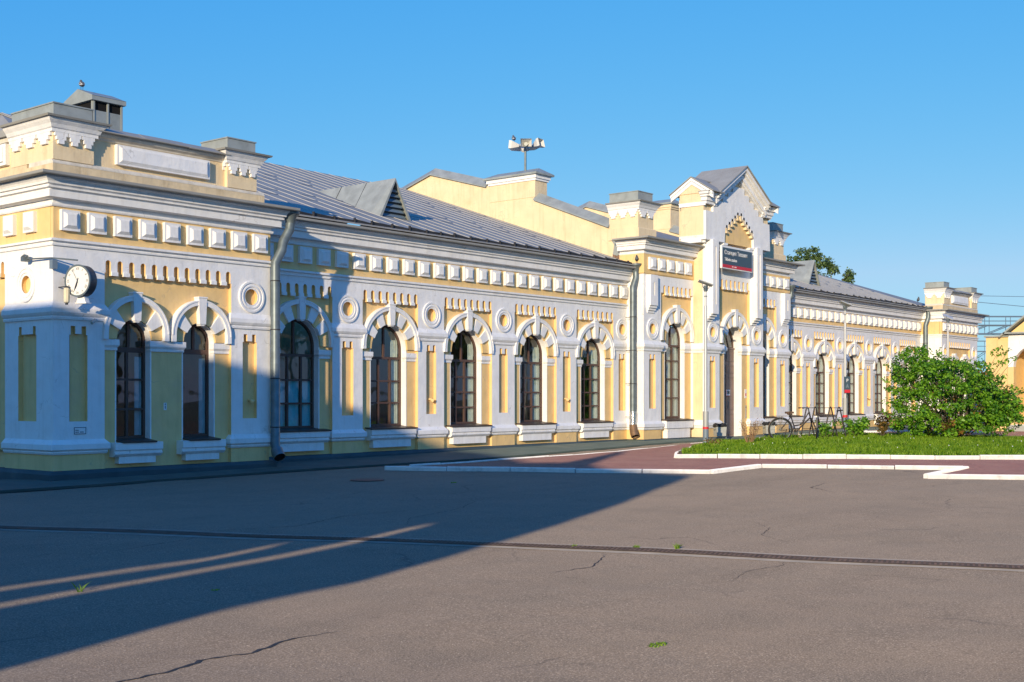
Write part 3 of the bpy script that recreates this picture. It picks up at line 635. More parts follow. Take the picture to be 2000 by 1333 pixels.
def pavilion(X0, X1, mirror, Yf=22.60, side_detail=True, Yw=23.70):
    w_ = X1 - X0
    fx = (lambda x: x) if not mirror else (lambda x: X0 + X1 - x)
    # the left pavilion is described in its own x range 13.04..18.55
    q = lambda x: fx(X0 + (x - 13.04))
    def rng2(a, b): a, b = q(a), q(b); return (min(a, b), max(a, b))
    rc0, rc1 = rng2(14.20, 17.45); rc = (rc0 + rc1) / 2; hw = (rc1 - rc0) / 2
    piers = [rng2(13.04, 14.20), rng2(17.45, 18.55)]; niches = [q(13.60), q(17.98)]; med = [q(18.02)] + ([q(13.60)] if mirror else [])
    out = [(X0, 0.5)] + comb(rc, hw, 0.5, 12, 1.54, 4.225, 4.49, 4.165) + [(X1, 0.5), (X1, 4.84), (X0, 4.84)]
    put(relief([out] + [circ(m, 3.95, 0.20) for m in med] + [niche_loop(n, 1.13, 2.90) for n in niches], 0.10, WHITE), 'facade_relief', ST, (0, Yf, 0))
    teeth(rc, 12, 1.54, 4.165).build('corbel_row', WHITE, ST, (0, Yf, 0))
    cs = [q(14.95), q(16.62)]
    put(plate('wall', [[(X0 + .1, -0.3), (X1 - .1, -0.3), (X1 - .1, 5.9), (X0 + .1, 5.9)]] + [arch_loop(c, 0.68, 2.855, 0.435) for c in cs], 0.32, YELLOW), 'wall', ST, (0, Yf + 0.10, 0))
    for m in med: put(MEDAL, 'medallion', ST, (m, Yf, 3.95))
    for xl, xr in piers:
        cl = abs(xl - X0) < .01; cr = abs(xr - X1) < .01
        b = MB(); b.box(xl, xr, 0, 0.098, -0.3, 0.5); b.build('pier_base', YELLOW, ST, (0, Yf, 0))
        for nm, pr in (('pilaster_capital', CAPP), ('pilaster_base', BASP)):
            rl = 1.9 if (cl and not mirror) else (1.1 if (cl or cr) else 0.10)
            path = [(xl, Yf + (rl if cl else 0.10)), (xl, Yf), (xr, Yf), (xr, Yf + (1.1 if cr else 0.10))]
            sweep(nm, pr, path, WHITE, ST)
    for k, c in enumerate(cs):
        fr = (FR_P1, FR_P2)[k]
        window_unit(c, Yf, fr, SUR_P, KEY_P, LIN_P, SILL_P, SHT_P, curtain_or_reflection=(0.20, 0.38, 0.8, 2.5, CURTB) if not mirror else None)
    xs = sorted([rc0, cs[0] - 0.43, cs[0] + 0.43, cs[1] - 0.43, cs[1] + 0.43, rc1] if not mirror else [rc0, cs[1] - 0.43, cs[1] + 0.43, cs[0] - 0.43, cs[0] + 0.43, rc1])
    impost(xs[0], xs[1], Yf, False, True); impost(xs[2], xs[3], Yf, True, True); impost(xs[4], xs[5], Yf, True, False)
    yb = 46.0
    path = [(X0, yb), (X0, Yf), (X1, Yf), (X1, Yw + 0.1)] if not mirror else [(X0, Yw + 0.1), (X0, Yf), (X1, Yf), (X1, yb)]
    sweep('string_course', STRP, path, WHITE, ST)
    b = MB(); b.box(X0, X1, 0, 0.098, 4.842, 5.6); fr = b.build('frieze', YELLOW, ST, (0, Yf - 0.008, 0))
    for i in range(9): put(FBLOCK, 'frieze_block', fr, (X0 + 0.34 + i * 0.607, 0, 5.0))
    sweep('cornice', CORP, path, WHITE, ST); sweep('roof_edge', EDGP, path, ROOFM, ST)
    return fr
frp = pavilion(13.04, 18.58, False)
pavilion(62.75, 68.25, True)
# returns of the pavilions towards the wings
b = MB(); b.box(18.45, 18.58, 22.705, 24.1, -0.3, 5.6); b.build('return_wall', WHITE, ST)
b = MB(); b.box(62.75, 62.88, 22.705, 24.1, -0.3, 4.84); b.build('return_wall', WHITE, ST)
b = MB(); b.box(62.742, 62.88, 22.705, 24.1, 4.842, 5.6); b.build('return_wall', YELLOW, ST)
b = MB(); b.box(68.12, 68.25, 22.705, 46, -0.3, 5.6); b.build('return_wall', WHITE, ST)

# side facade of the near pavilion (faces the sun)
RS = -PI / 2
def S(u): return 22.6 + u          # u = distance back from the front corner
def side_comb():
    # local x runs towards the front corner: x_local = -u
    out = [(-21.0, 0.5)]
    for c in (-5.6, -13.0):
        out += comb(c, 3.7 if c == -5.6 else 3.3, 0.5, 26 if c == -5.6 else 23, 3.60 if c == -5.6 else 3.2, 4.225, 4.49, 4.165)
    out += [(-0.10, 0.5), (-0.10, 4.84), (-21.0, 4.84)]
    return out
me_ = relief([side_comb(), circ(-1.03, 3.95, 0.20), niche_loop(-1.0, 1.13, 2.90, 0.36)], 0.10, WHITE)
put(me_, 'facade_relief', ST, (13.04, 22.6, 0), RS)
b = teeth(-5.6, 26, 3.60, 4.165); b.build('corbel_row', WHITE, ST, (13.04, 22.6, 0), RS)
put(plate('wall', [[(-21, -0.3), (-0.1, -0.3), (-0.1, 5.9), (-21, 5.9)]], 0.32, YELLOW), 'wall', ST, (13.14, 22.6, 0), RS)
b = MB(); b.box(-1.9, -0.10, 0, 0.098, -0.3, 0.5); b.build('pier_base', YELLOW, ST, (13.04, 22.6, 0), RS)
put(MEDAL, 'medallion', ST, (13.04, 22.6 + 1.03, 3.95), RS)
b = MB(); b.box(-21, -0.092, 0, 0.098, 4.842, 5.6); frs = b.build('frieze', YELLOW, ST, (13.032, 22.6, 0), RS)
for i in range(12): put(FBLOCK, 'frieze_block', frs, (-0.80 - 0.81 * i, 0, 5.0))
b = MB(); b.box(13.2, 13.5, 43.5, 43.8, -0.3, 6); b.box(13.2, 68, 45.6, 45.9, -0.3, 6.0); b.build('rear_wall', YELLOW, ST)

# plinth skirt and apron
PLP = [(-0.13, -0.35), (0.11, -0.35), (0.11, 0.06), (0.07, 0.12), (0.02, 0.135), (-0.13, 0.135)]
sweep('plinth', PLP, [(13.04, 44), (13.04, 22.6), (18.58, 22.6), (18.58, 23.7), (35.27, 23.7), (35.27, 23.0), (38.57, 23.0), (38.57, 22.5), (39.62, 22.5), (39.62, 22.9)], PLINTH, ST)
sweep('plinth', PLP, [(41.92, 22.9), (41.92, 22.5), (43.0, 22.5), (43.0, 23.0), (46.22, 23.0), (46.22, 23.7), (62.75, 23.7), (62.75, 22.6), (68.25, 22.6), (68.25, 44)], PLINTH, ST)
ap_out = [(9.0, 21.55), (11.38, 21.57), (13.65, 21.8), (18.07, 22.02), (19.8, 21.74), (22.3, 21.6), (24.7, 21.35), (29.0, 21.75), (33.3, 22.1), (36.1, 22.35), (38.4, 22.15), (43.2, 22.15), (46.4, 22.4), (52, 22.5), (62.5, 22.0), (70, 21.9)]
ap_in = [(9.0, 30), (12.95, 23), (13.4, 22.52), (18.4, 22.52), (18.75, 23.6), (22.3, 23.6), (24.7, 23.6), (29.0, 23.6), (35.0, 23.6), (35.6, 22.92), (38.4, 22.45), (43.2, 22.45), (46.1, 22.92), (46.6, 23.6), (62.5, 23.6), (70, 22.52)]
b = MB(); vs = []
for (x, y), (u, v) in zip(ap_out, ap_in):
    vs += [(x, y, gz(x, y) - 0.05), (x, y, gz(x, y) + 0.055), (u, v, gz(u, v) + 0.115)]
n_ = len(ap_out)
b.add(vs, [(3 * i, 3 * i + 3, 3 * i + 4, 3 * i + 1) for i in range(n_ - 1)] + [(3 * i + 1, 3 * i + 4, 3 * i + 5, 3 * i + 2) for i in range(n_ - 1)])
o = b.build('apron_path', APRON); o['kind'] = 'structure'
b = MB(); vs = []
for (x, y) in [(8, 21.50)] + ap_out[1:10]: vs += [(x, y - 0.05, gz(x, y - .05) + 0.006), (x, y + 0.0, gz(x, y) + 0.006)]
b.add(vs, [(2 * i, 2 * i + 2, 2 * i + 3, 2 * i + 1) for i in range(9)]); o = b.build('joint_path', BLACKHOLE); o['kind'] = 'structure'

# ---------------- central block
YC, YP, YU = 23.0, 22.5, 22.30
def central_bay(xa, xb, c, pl, first):
    """outer bay of the central block; pl = (x0,x1) of its outer pilaster"""
    rl = (pl[1], xb) if first else (xa, pl[0])
    out = [(xa, 0.5)] + comb((rl[0] + rl[1]) / 2, (rl[1] - rl[0]) / 2, 0.5, 7, 0.87, 5.28, 5.55, 5.20) + [(xb, 0.5), (xb, 5.86), (xa, 5.86)]
    pc = (pl[0] + pl[1]) / 2
    if first: out = [(xa, 0.5)] + comb((rl[0] + rl[1]) / 2, (rl[1] - rl[0]) / 2 - .004, 0.5, 7, 0.87, 5.28, 5.55, 5.20) + [(xb, .5), (xb, 5.86), (xa, 5.86)]
    put(relief([out, circ(pc, 3.98, 0.20), niche_loop(pc, 1.2, 2.91)], 0.10, WHITE), 'facade_relief', ST, (0, YC, 0))
    put(MEDAL, 'medallion', ST, (pc, YC, 3.98))
    teeth((rl[0] + rl[1]) / 2, 7, 0.87, 5.20).build('corbel_row', WHITE, ST, (0, YC, 0))
    put(plate('wall', [[(xa + .1, -0.3), (xb, -0.3), (xb, 7), (xa + .1, 7)], arch_loop(c, 0.78, 3.62, 0.685)], 0.32, YELLOW), 'wall', ST, (0, YC + 0.10, 0))
    b = MB(); b.box(pl[0], pl[1], 0, 0.098, -0.3, 0.5); b.build('pier_base', YELLOW, ST, (0, YC, 0))
    window_unit(c, YC, FR_C, SUR_C, KEY_C, LIN_C, SILL_C, SHT_C, curtain_or_reflection=(-0.25, 0.63, 0.9, 3.9, REFLW) if first else None)
    for nm, pr in (('pilaster_capital', CAPP), ('pilaster_base', BASP)):
        sweep(nm, pr, [(pl[0], YC + 0.7 if first else YC + 0.1), (pl[0], YC), (pl[1], YC), (pl[1], YC + (0.1 if first else 0.7))], WHITE, ST)
    cap_sweep('impost', [(p, z) for p, z in CAPP], rl[0], c - 0.66, YC + 0.10, 0.12, ST, False, True)
    cap_sweep('impost', [(p, z) for p, z in CAPP], c + 0.66, rl[1], YC + 0.10, 0.12, ST, True, False)
central_bay(35.27, 38.57, 37.45, (35.27, 36.38), True)
central_bay(43.02, 46.22, 44.0, (45.12, 46.22), False)
# side walls of the central block and their lit ends
for xs, sg in ((35.27, 1), (46.22, -1)):
    xa, xb = (xs, xs + 0.1) if sg > 0 else (xs - 0.1, xs)
    b = MB(); b.box(xa, xb, YC + 0.10, 24.2, 0.5, 5.86); b.build('return_wall', WHITE, ST)
    b = MB(); b.box(xa, xb, YC + 0.10, 24.2, -0.3, 0.5); b.build('return_wall', YELLOW, ST)
# frieze, cornice of the central block
FRP = [(0, 5.862), (0.02, 5.87), (0.04, 5.9), (0.04, 6.60), (0, 6.60)]
C2 = [(a if a < 0 else a * 0.95, 6.56 + (z - 5.48) * 0.86) for a, z in CORP]; E2 = [(a, z + 0.995) for a, z in EDGP]
for path, xs in (([(35.27, 23.98), (35.27, YC), (38.57, YC)], np.arange(35.70, 38.5, 0.595)), ([(43.02, YC), (46.22, YC), (46.22, 24.35)], np.arange(43.45, 46.0, 0.595))):
    f = sweep('frieze', FRP, path, YELLOW, ST)
    for x in xs: put(FBLOCK, 'frieze_block', f, (x, YC - 0.04, 6.03))
    sweep('cornice', C2, path, WHITE, ST); sweep('roof_edge', E2, path, ROOFM, ST)
b = MB(); b.box(35.275, 38.6, YC + .002, 24.3, 5.95, 7.0); b.box(43.0, 46.215, YC + .002, 24.3, 5.95, 7.0); b.build('frieze_backing', YELLOW, ST)
# hanging bracket piers with slits
def bracket(x0, x1, y0, y1, zb, zt, name='bracket_pier'):
    b = MB().use(WHITE); c = (x0 + x1) / 2
    b.box(x0, c - 0.035, y0, y1, zb, zt); b.box(c + 0.035, x1, y0, y1, zb, zt)
    b.box(c - 0.035, c + 0.035, y0, y1, zb, zb + 0.35); b.box(c - 0.035, c + 0.035, y0, y1, zt - 0.25, zt)
    b.use(YELLOW).box(c - 0.035, c + 0.035, y0 + 0.05, y1, zb + 0.35, zt - 0.25); b.use(WHITE)
    for i in range(3):
        s = (i + 1) * 0.27 * (y1 - y0); b.box(x0 + 0.01 * i, x1 - 0.01 * i, y0 + s, y1, zb - 0.085 * (i + 1), zb - 0.085 * i - 0.002)
    return put(b.mesh(name), name, ST)
bracket(35.46, 35.93, YC - 0.17, YC, 4.78, 5.84); bracket(45.55, 46.05, YC - 0.17, YC, 4.78, 5.84)
# portal: plate with door arch recess, row of slots and the stepped niche above
pl = (38.57, 39.62); pr_ = (41.92, 43.02); pc = 40.77
out = [(pl[0], 0.5)] + comb(pc, 1.15, 0.5, 7, 0.98, 5.68, 5.98, 5.60) + [(pr_[1], 0.5), (pr_[1], 7.3), (pl[0], 7.3)]
lo = [out, niche_loop(39.10, 1.2, 2.91), niche_loop(42.47, 1.2, 2.91), circ(39.10, 3.98, 0.20), circ(42.47, 3.98, 0.20), [(39.62, 6.38), (41.92, 6.38), (41.92, 7.28), (39.62, 7.28)]]
put(relief(lo, 0.10, WHITE), 'facade_relief', ST, (0, YP, 0))
teeth(pc, 7, 0.98, 5.60).build('corbel_row', WHITE, ST, (0, YP, 0))
for m in (39.10, 42.47): put(MEDAL, 'medallion', ST, (m, YP, 3.98))
put(plate('wall', [[(38.67, -0.3), (42.92, -0.3), (42.92, 8.9), (38.67, 8.9)], arch_loop(pc + 0.03, -0.1, 3.62, 0.685)], 0.45, YELLOW), 'wall', ST, (0, YP + 0.10, 0))
b = MB(); b.box(38.572, 38.67, YP + .10, 23.6, -0.3, 8.9); b.box(42.92, 43.018, YP + .10, 23.6, -0.3, 8.9); b.build('return_wall', PALEY, ST)
for a, c, in (pl, pr_):
    b = MB(); b.box(a, c, 0, 0.098, -0.3, 0.5); b.build('pier_base', YELLOW, ST, (0, YP, 0))
    for nm, p_ in (('pilaster_capital', CAPP), ('pilaster_base', BASP)):
        sweep(nm, p_, [(a, YP + (0.6 if a < 39 else 0.1)), (a, YP), (c, YP), (c, YP + (0.1 if a < 39 else 0.6))], WHITE, ST)
cap_sweep('impost', CAPP, 39.62, pc + 0.03 - 0.66, YP + 0.10, 0.12, ST, False, True); cap_sweep('impost', CAPP, pc + 0.69, 41.92, YP + 0.10, 0.12, ST, True, False)
s_ = put(SUR_C, 'arch_surround', ST, (pc + 0.03, YP, 0)); put(KEY_C, 'keystone', s_)
lin = MB(); lin.ring(0, 3.62, 0.663, 0.695, 0.098, 0.56, 0, PI, 26); lin.box(-0.695, -0.663, 0.098, 0.56, 0.0, 3.62); lin.box(0.663, 0.695, 0.098, 0.56, 0.0, 3.62); lin.build('reveal', WHITE, ST, (pc + 0.03, YP, 0))
# door
dr = MB(); dr.box(-0.65, 0.65, 0.0, 0.06, 0.0, 3.42)
for s in (-1, 1):
    for z0, z1 in ((0.15, 0.95), (1.08, 2.35), (2.48, 2.80), (2.92, 3.35)):
        x0, x1 = (-0.60, -0.045) if s < 0 else (0.045, 0.60)
        dr.box(x0, x1, -0.025, -0.0005, z0, z0 + 0.05); dr.box(x0, x1, -0.025, -0.0005, z1 - 0.05, z1); dr.box(x0, x0 + 0.05, -0.025, -0.0005, z0 + 0.05, z1 - 0.05); dr.box(x1 - 0.05, x1, -0.025, -0.0005, z0 + 0.05, z1 - 0.05)
dr.box(-0.012, 0.012, -0.03, -0.0005, 0.1, 2.42); dr.box(-0.64, 0.64, -0.04, -0.0005, 3.38, 3.44)
door = dr.build('door', DOORM, ST, (pc + 0.03, YP + 0.42, 0.03))
for hx in (0.08, -0.10): b = MB(); b.tube([(hx, -0.03, 1.14), (hx, -0.07, 1.16), (hx, -0.07, 1.40), (hx, -0.03, 1.42)], 0.015); b.build('handle', GALV, door)
fl = plate('fanlight', [arch_loop(0, 3.44, 3.62, 0.66, 26), [(x, z) for x, z in [(-0.58, 3.5), (-0.33, 3.5), (-0.03, 4.10), (-0.1, 4.13), (-0.3, 4.07), (-0.48, 3.9), (-0.57, 3.7)]], [(-0.25, 3.5), (0.25, 3.5), (0.0, 4.02)], [(0.58, 3.5), (0.33, 3.5), (0.03, 4.10), (0.1, 4.13), (0.3, 4.07), (0.48, 3.9), (0.57, 3.7)]], 0.05, FRAME)
flo = put(fl, 'fanlight', ST, (pc + 0.03, YP + 0.44, 0)); put(plate('glass', [arch_loop(0, 3.45, 3.56, 0.62, 20)], 0.0, GLASS), 'glass', flo, (0, 0.02, 0))

# upper body of the portal with the gable
XL, XR = 38.28, 43.22; XM = 40.72
b = MB(); b.box(XL + .002, XR - .002, YU + 0.102, 23.34, 7.45, 8.62); b.prism([(XL + .002, 8.62), (XR - .002, 8.62), (XR - 0.6, 9.0), (XM, 10.05), (XL + 0.6, 9.0)], YU + 0.102, 23.3); b.build('attic_wall', PALEY, ST)
for xa_, xb_ in ((XL - 0.03, XL + 0.30), (XR - 0.30, XR + 0.03)): b = MB(); b.prismx([(22.02, 8.985), (23.68, 8.985), (22.85, 9.52)], xa_, xb_); b.build('side_gable_wall', PALEY, ST)
b = MB(); b.box(XL + .004, XR - .004, YU + 0.103, 23.40, 8.62, 8.984); b.build('side_gable_wall', PALEY, ST)
stp = []; nst = 6; zz0, zz1 = 8.30, 9.50; xx = XL
steps = [(XL, 8.34), (XL + 0.53, 8.34)]
x_ = XL + 0.53; z_ = 8.34
for i in range(5):
    z_ += 0.225; steps += [(x_, z_), (x_ + 0.37, z_)]; x_ += 0.37
left = steps; right = [(2 * XM - x - 0.06 * 0, z) for x, z in left][::-1]
# stepped niche outline
nl = [(39.70, 6.45), (39.70, 7.86), (39.91, 7.86), (39.91, 8.00), (40.12, 8.00), (40.12, 8.14), (40.33, 8.14), (40.33, 8.28), (40.54, 8.28), (40.54, 8.42)]
nr = [(2 * 40.77 - x, z) for x, z in nl][::-1]
body = [(XL, 7.46)] + left + right + [(XR, 7.46), (43.02, 7.46), (43.02, 7.18), (42.55, 7.18), (42.55, 6.42), (41.92, 6.42), (41.92, 7.3), (41.88, 7.3)] + [p for p in nr if p[1] > 7.4] + [p for p in nl if p[1] > 7.4][::-1][::-1][::-1]
body = [(XL, 7.46)] + left + right + [(XR, 7.46), (41.92, 7.46)] + [p for p in nr if p[1] > 7.4] [::-1][::-1][::-1] + [(39.62, 7.46)]
body = [(XL, 7.30)] + left + right + [(XR, 7.30), (41.90, 7.30)] + [p for p in nl if p[1] > 7.4 and False] + [(2 * 40.77 - x, z) for x, z in nl if z > 7.4] + [(x, z) for x, z in reversed(nl) if z > 7.4] + [(39.64, 7.30)]
put(plate('stepped_gable_relief', [body], 0.10, WHITE), 'stepped_gable_relief', ST, (0, YU, 0))
b = MB(); b.box(XL + .01, 39.62, YU + .101, YP - .002, 7.30, 7.6); b.box(41.92, XR - .01, YU + .101, YP - .002, 7.30, 7.6); b.build('corbel_ledge', WHITE, ST)
b = MB(); b.box(39.3, 42.3, YU + 0.10, YP + 0.09, 7.31, 8.6); b.build('niche_back', YELLOW, ST)
# small hanging stubs stepping up along the niche
b = MB()
for i in range(5):
    for s in (-1, 1):
        x = 40.77 + s * (0.97 - 0.21 * i); z = 7.80 + 0.14 * i
        b.box(x - 0.055, x + 0.055, YU - 0.0, YU + 0.11, z - 0.06, z + 0.16); b.box(x - 0.065, x + 0.065, YU - 0.03, YU + 0.11, z - 0.14, z - 0.061)
b.build('stepped_corbels', PALEY, ST)
MOU = [(0, 7.20), (0.03, 7.21), (0.05, 7.27), (0.10, 7.29), (0.12, 7.36), (0.17, 7.38), (0.19, 7.46), (0.0, 7.52)]
sweep('attic_moulding', [(p - 0.17, z) for p, z in MOU], [(XL, 23.4), (XL, YU + 0.1)], WHITE, ST)
b = MB(); b.box(XL - 0.0, XL + 0.3, YP, 23.34, 7.2, 7.46); b.box(XR - 0.3, XR, YP, 23.34, 7.2, 7.46); b.build('attic_base', WHITE, ST)
bracket(38.62, 39.04, YU - 0.10, YP + .002, 4.62, 7.32); bracket(41.98, 42.42, YU - 0.10, YP + .002, 4.62, 7.32)
b = MB()
for i in range(4):
    b.box(39.62, 39.62 + 0.30 - 0.06 * i, YU + 0.02 + 0.03 * i, YP + .05, 7.22 - 0.11 * i, 7.30 - 0.11 * i); b.box(41.92 - 0.30 + 0.06 * i, 41.92, YU + 0.02 + 0.03 * i, YP + .05, 7.22 - 0.11 * i, 7.30 - 0.11 * i)
b.build('niche_corbels', WHITE, ST)
# eave returns at the corners, rakes and side gable rakes
RET = [(0, 8.56), (0.05, 8.58), (0.05, 8.66), (0.10, 8.69), (0.10, 8.80), (0.16, 8.83), (0.16, 8.88), (0.22, 8.91), (0.24, 8.98), (0, 8.98)]
sweep('eave_return', RET, [(XL, 22.45), (XL, YU), (XL + 0.75, YU)], WHITE, ST); sweep('eave_return', RET, [(XR - 0.75, YU), (XR, YU), (XR, 22.45)], WHITE, ST)
sl = 0.60
def rake(s):
    xo, xi = XM + s * 1.92, XM; b = MB()
    for k, (t0, t1, y0) in enumerate(((0.00, 0.13, 21.98), (0.13, 0.22, 22.06), (0.22, 0.42, 22.16), (0.42, 0.50, 22.24))):
        b.prism([(xi, 10.20 - t0), (xo, 10.20 - sl * 1.92 - t0), (xo, 10.20 - sl * 1.92 - t1 + 0.004), (xi, 10.20 - t1 + 0.004)], y0, YU + 0.104 - 0.001 * k)
    return b.build('rake_moulding', WHITE, ST)
rake(-1); rake(1)
b = MB()
for s in (-1, 1):
    b.prism([(XM, 10.215), (XM + s * 2.0, 10.215 - sl * 2.0), (XM + s * 2.0, 10.255 - sl * 2.0), (XM, 10.26)], 21.93, 23.9)
b.prism([(XM - 1.9, 9.05), (XM + 1.9, 9.05), (XM, 10.2)], 23.35, 23.9)
b.build('gable_roof', ROOFM, ST)
b = MB()
for sgn in (-1, 1):
    for xa_, xb_ in (((XL - 0.14, XL + 0.75), (XR - 0.75, XR + 0.14)) if sgn < 0 else ((XL - 0.14, XR + 0.14),)):
        b.prismx([(22.85, 9.56), (22.85 + sgn * 0.92, 8.985), (22.85 + sgn * 0.92, 9.02), (22.85, 9.60)], xa_, xb_)
b.prismx([(22.05, 8.985), (22.5, 8.985), (22.5, 9.03), (22.05, 9.02)], XL - 0.2, XL + 0.62); b.prismx([(22.05, 8.985), (22.5, 8.985), (22.5, 9.03), (22.05, 9.02)], XR - 0.62, XR + 0.2)
b.build('side_gable_roof', ROOFM, ST)
for xs, sg in ((XL, -1), (XR, 1)):
    b = MB()
    for t0, t1, d in ((0.005, 0.10, 0.12), (0.10, 0.24, 0.07)):
        for s in (-1, 1):
            x0, x1 = sorted((xs, xs + sg * d)); b.prismx([(22.85, 9.55 - t0), (22.85 + s * 0.88, 9.55 - 0.56 - t0), (22.85 + s * 0.88, 9.55 - 0.56 - t1), (22.85, 9.55 - t1)], x0, x1)
    x0, x1 = sorted((xs, xs + sg * 0.04)); b.box(x0, x1, 22.3, 23.4, 8.52, 8.62); b.box(x0, x1 + 0.0, 22.28, 23.42, 8.62, 8.66)
    b.build('side_rake_moulding', WHITE, ST)

# ---------------- roofs
SLP = 0.343; RY, RZ = 34.6, 6.12 + 11.3 * 0.343
def roof(x0, x1, y0=23.22, z0=6.13, ry=34.6, slope=SLP, seams=0.72):
    b = MB().use(ROOFM); rz = z0 + (ry - y0) * slope
    b.prismx([(y0, z0), (ry, rz), (2 * ry - y0, z0), (2 * ry - y0, z0 + 0.03), (ry, rz + 0.03), (y0, z0 + 0.03)], x0, x1)
    b.use(SEAM); x = x0 + 0.12
    while x < x1 - 0.05:
        b.prismx([(y0 + 0.25, z0 + 0.03 + .25 * slope), (ry, rz + 0.03), (ry, rz + 0.046), (y0 + 0.25, z0 + 0.046 + .25 * slope)], x - 0.013, x + 0.013); x += seams
    b.use(ROOFM)
    for yy in (26.3, 29.8):
        x = x0 + 0.12; k = 0
        while x < x1 - 0.6:
            y = yy + (0.9 if k % 2 else 0) ; z = z0 + (y - y0) * slope + 0.031
            b.add([(x + .02, y - 0.03, z), (x + seams - .02, y - 0.03, z), (x + seams - .02, y + 0.03, z + 0.018 + .06 * slope * .5), (x + .02, y + 0.03, z + 0.018 + .06 * slope * .5)], [(0, 1, 2, 3)]); x += seams; k += 1
    return put(b.mesh('roof'), 'roof', ST)
roof(18.2, 35.27); roof(46.2, 63.0)
for xa_, xb_ in ((13.55, 18.3), (67.7, 62.9)):
    b = MB(); b.add([(xa_, 23.25, 6.15), (xb_, 23.25, 6.14), (xb_, 34.6, 10.02), (xb_, 45.9, 6.14), (xa_, 45.9, 6.15)], [(0, 1, 2), (0, 2, 4), (2, 3, 4), (1, 3, 2), (0, 4, 3, 1)]); b.build('pavilion_roof', ROOFM, ST)
b = MB(); b.prismx([(23.1, 7.06), (33.0, 10.15), (43, 7.06), (43, 6.9), (23.1, 6.9)], 35.5, 46.0); b.build('central_roof', ROOFM, ST)
# folded snow guard along the wing eaves
for x0, x1 in ((19.1, 35.0), (46.6, 62.7)):
    b = MB(); x = x0
    while x < x1:
        Ls = random.uniform(0.55, 0.8); e = min(x + Ls, x1); h0, h1 = random.uniform(0.09, 0.13), random.uniform(0.06, 0.10); j = random.uniform(-0.015, 0.015)
        b.add([(x, 23.32 + j, 6.16), (e, 23.32 - j, 6.16), (e, 23.30 - j, 6.17 + h1), (x, 23.30 + j, 6.17 + h0), (x, 23.42 + j, 6.19), (e, 23.42 - j, 6.19)], [(0, 1, 2, 3), (3, 2, 5, 4)])
        b.box(x - 0.02, x + 0.02, 23.27, 23.33, 6.15, 6.19 + h0); x = e
    b.build('snow_guard', DARKM, ST)
# dormers
GREYS_D = mat('dormer_inner_board', (0.07, 0.085, 0.10), 0.8, var=0.2)
def dormer(xc, yf=25.4, w=0.66, h=1.2, zb=6.84):
    m = MB().use(ZINC); za = zb + h; yb = 23.22 + (za - 6.15) / SLP
    for s in (-1, 1):
        m.add([(xc, yf - 0.12, za + 0.02), (xc + s * (w + 0.05), yf - 0.12, zb - 0.08), (xc + s * (w + 0.05), yf + 0.3, zb + 0.05), (xc, yb, za), (xc, yf - 0.12, za - 0.07), (xc + s * (w - 0.05), yf - 0.12, zb - 0.08)],
              [(0, 1, 2, 3), (0, 4, 5, 1)])
        for t in (0.33, 0.66):
            a = Vector((xc, yf + (yb - yf) * t, za + 0.01)); c = Vector((xc + s * (w + 0.05) * (1 - t), yf + (yb - yf) * t, zb + h * t + 0.02)); m.use(DARKM); m.tube([a, c], 0.012, 6); m.use(ZINC)
    o = put(m.mesh('dormer'), 'dormer', ST)
    b = MB().use(GREYS_D); b.prism([(xc - w + .06, zb - 0.05), (xc + w - .06, zb - 0.05), (xc, za - 0.10)], yf + 0.05, yf + 0.07)
    b.use(GANTRY)
    for i in range(6):
        z = zb + 0.08 + i * 0.15; ww = (w - .1) * (1 - (z - zb) / h); b.prismx([(yf - 0.03, z), (yf + 0.04, z + 0.09), (yf + 0.045, z + 0.08), (yf - 0.02, z - 0.01)], xc - ww, xc + ww)
    put(b.mesh('louvre'), 'louvre', o)
dormer(25.48); dormer(53.5)

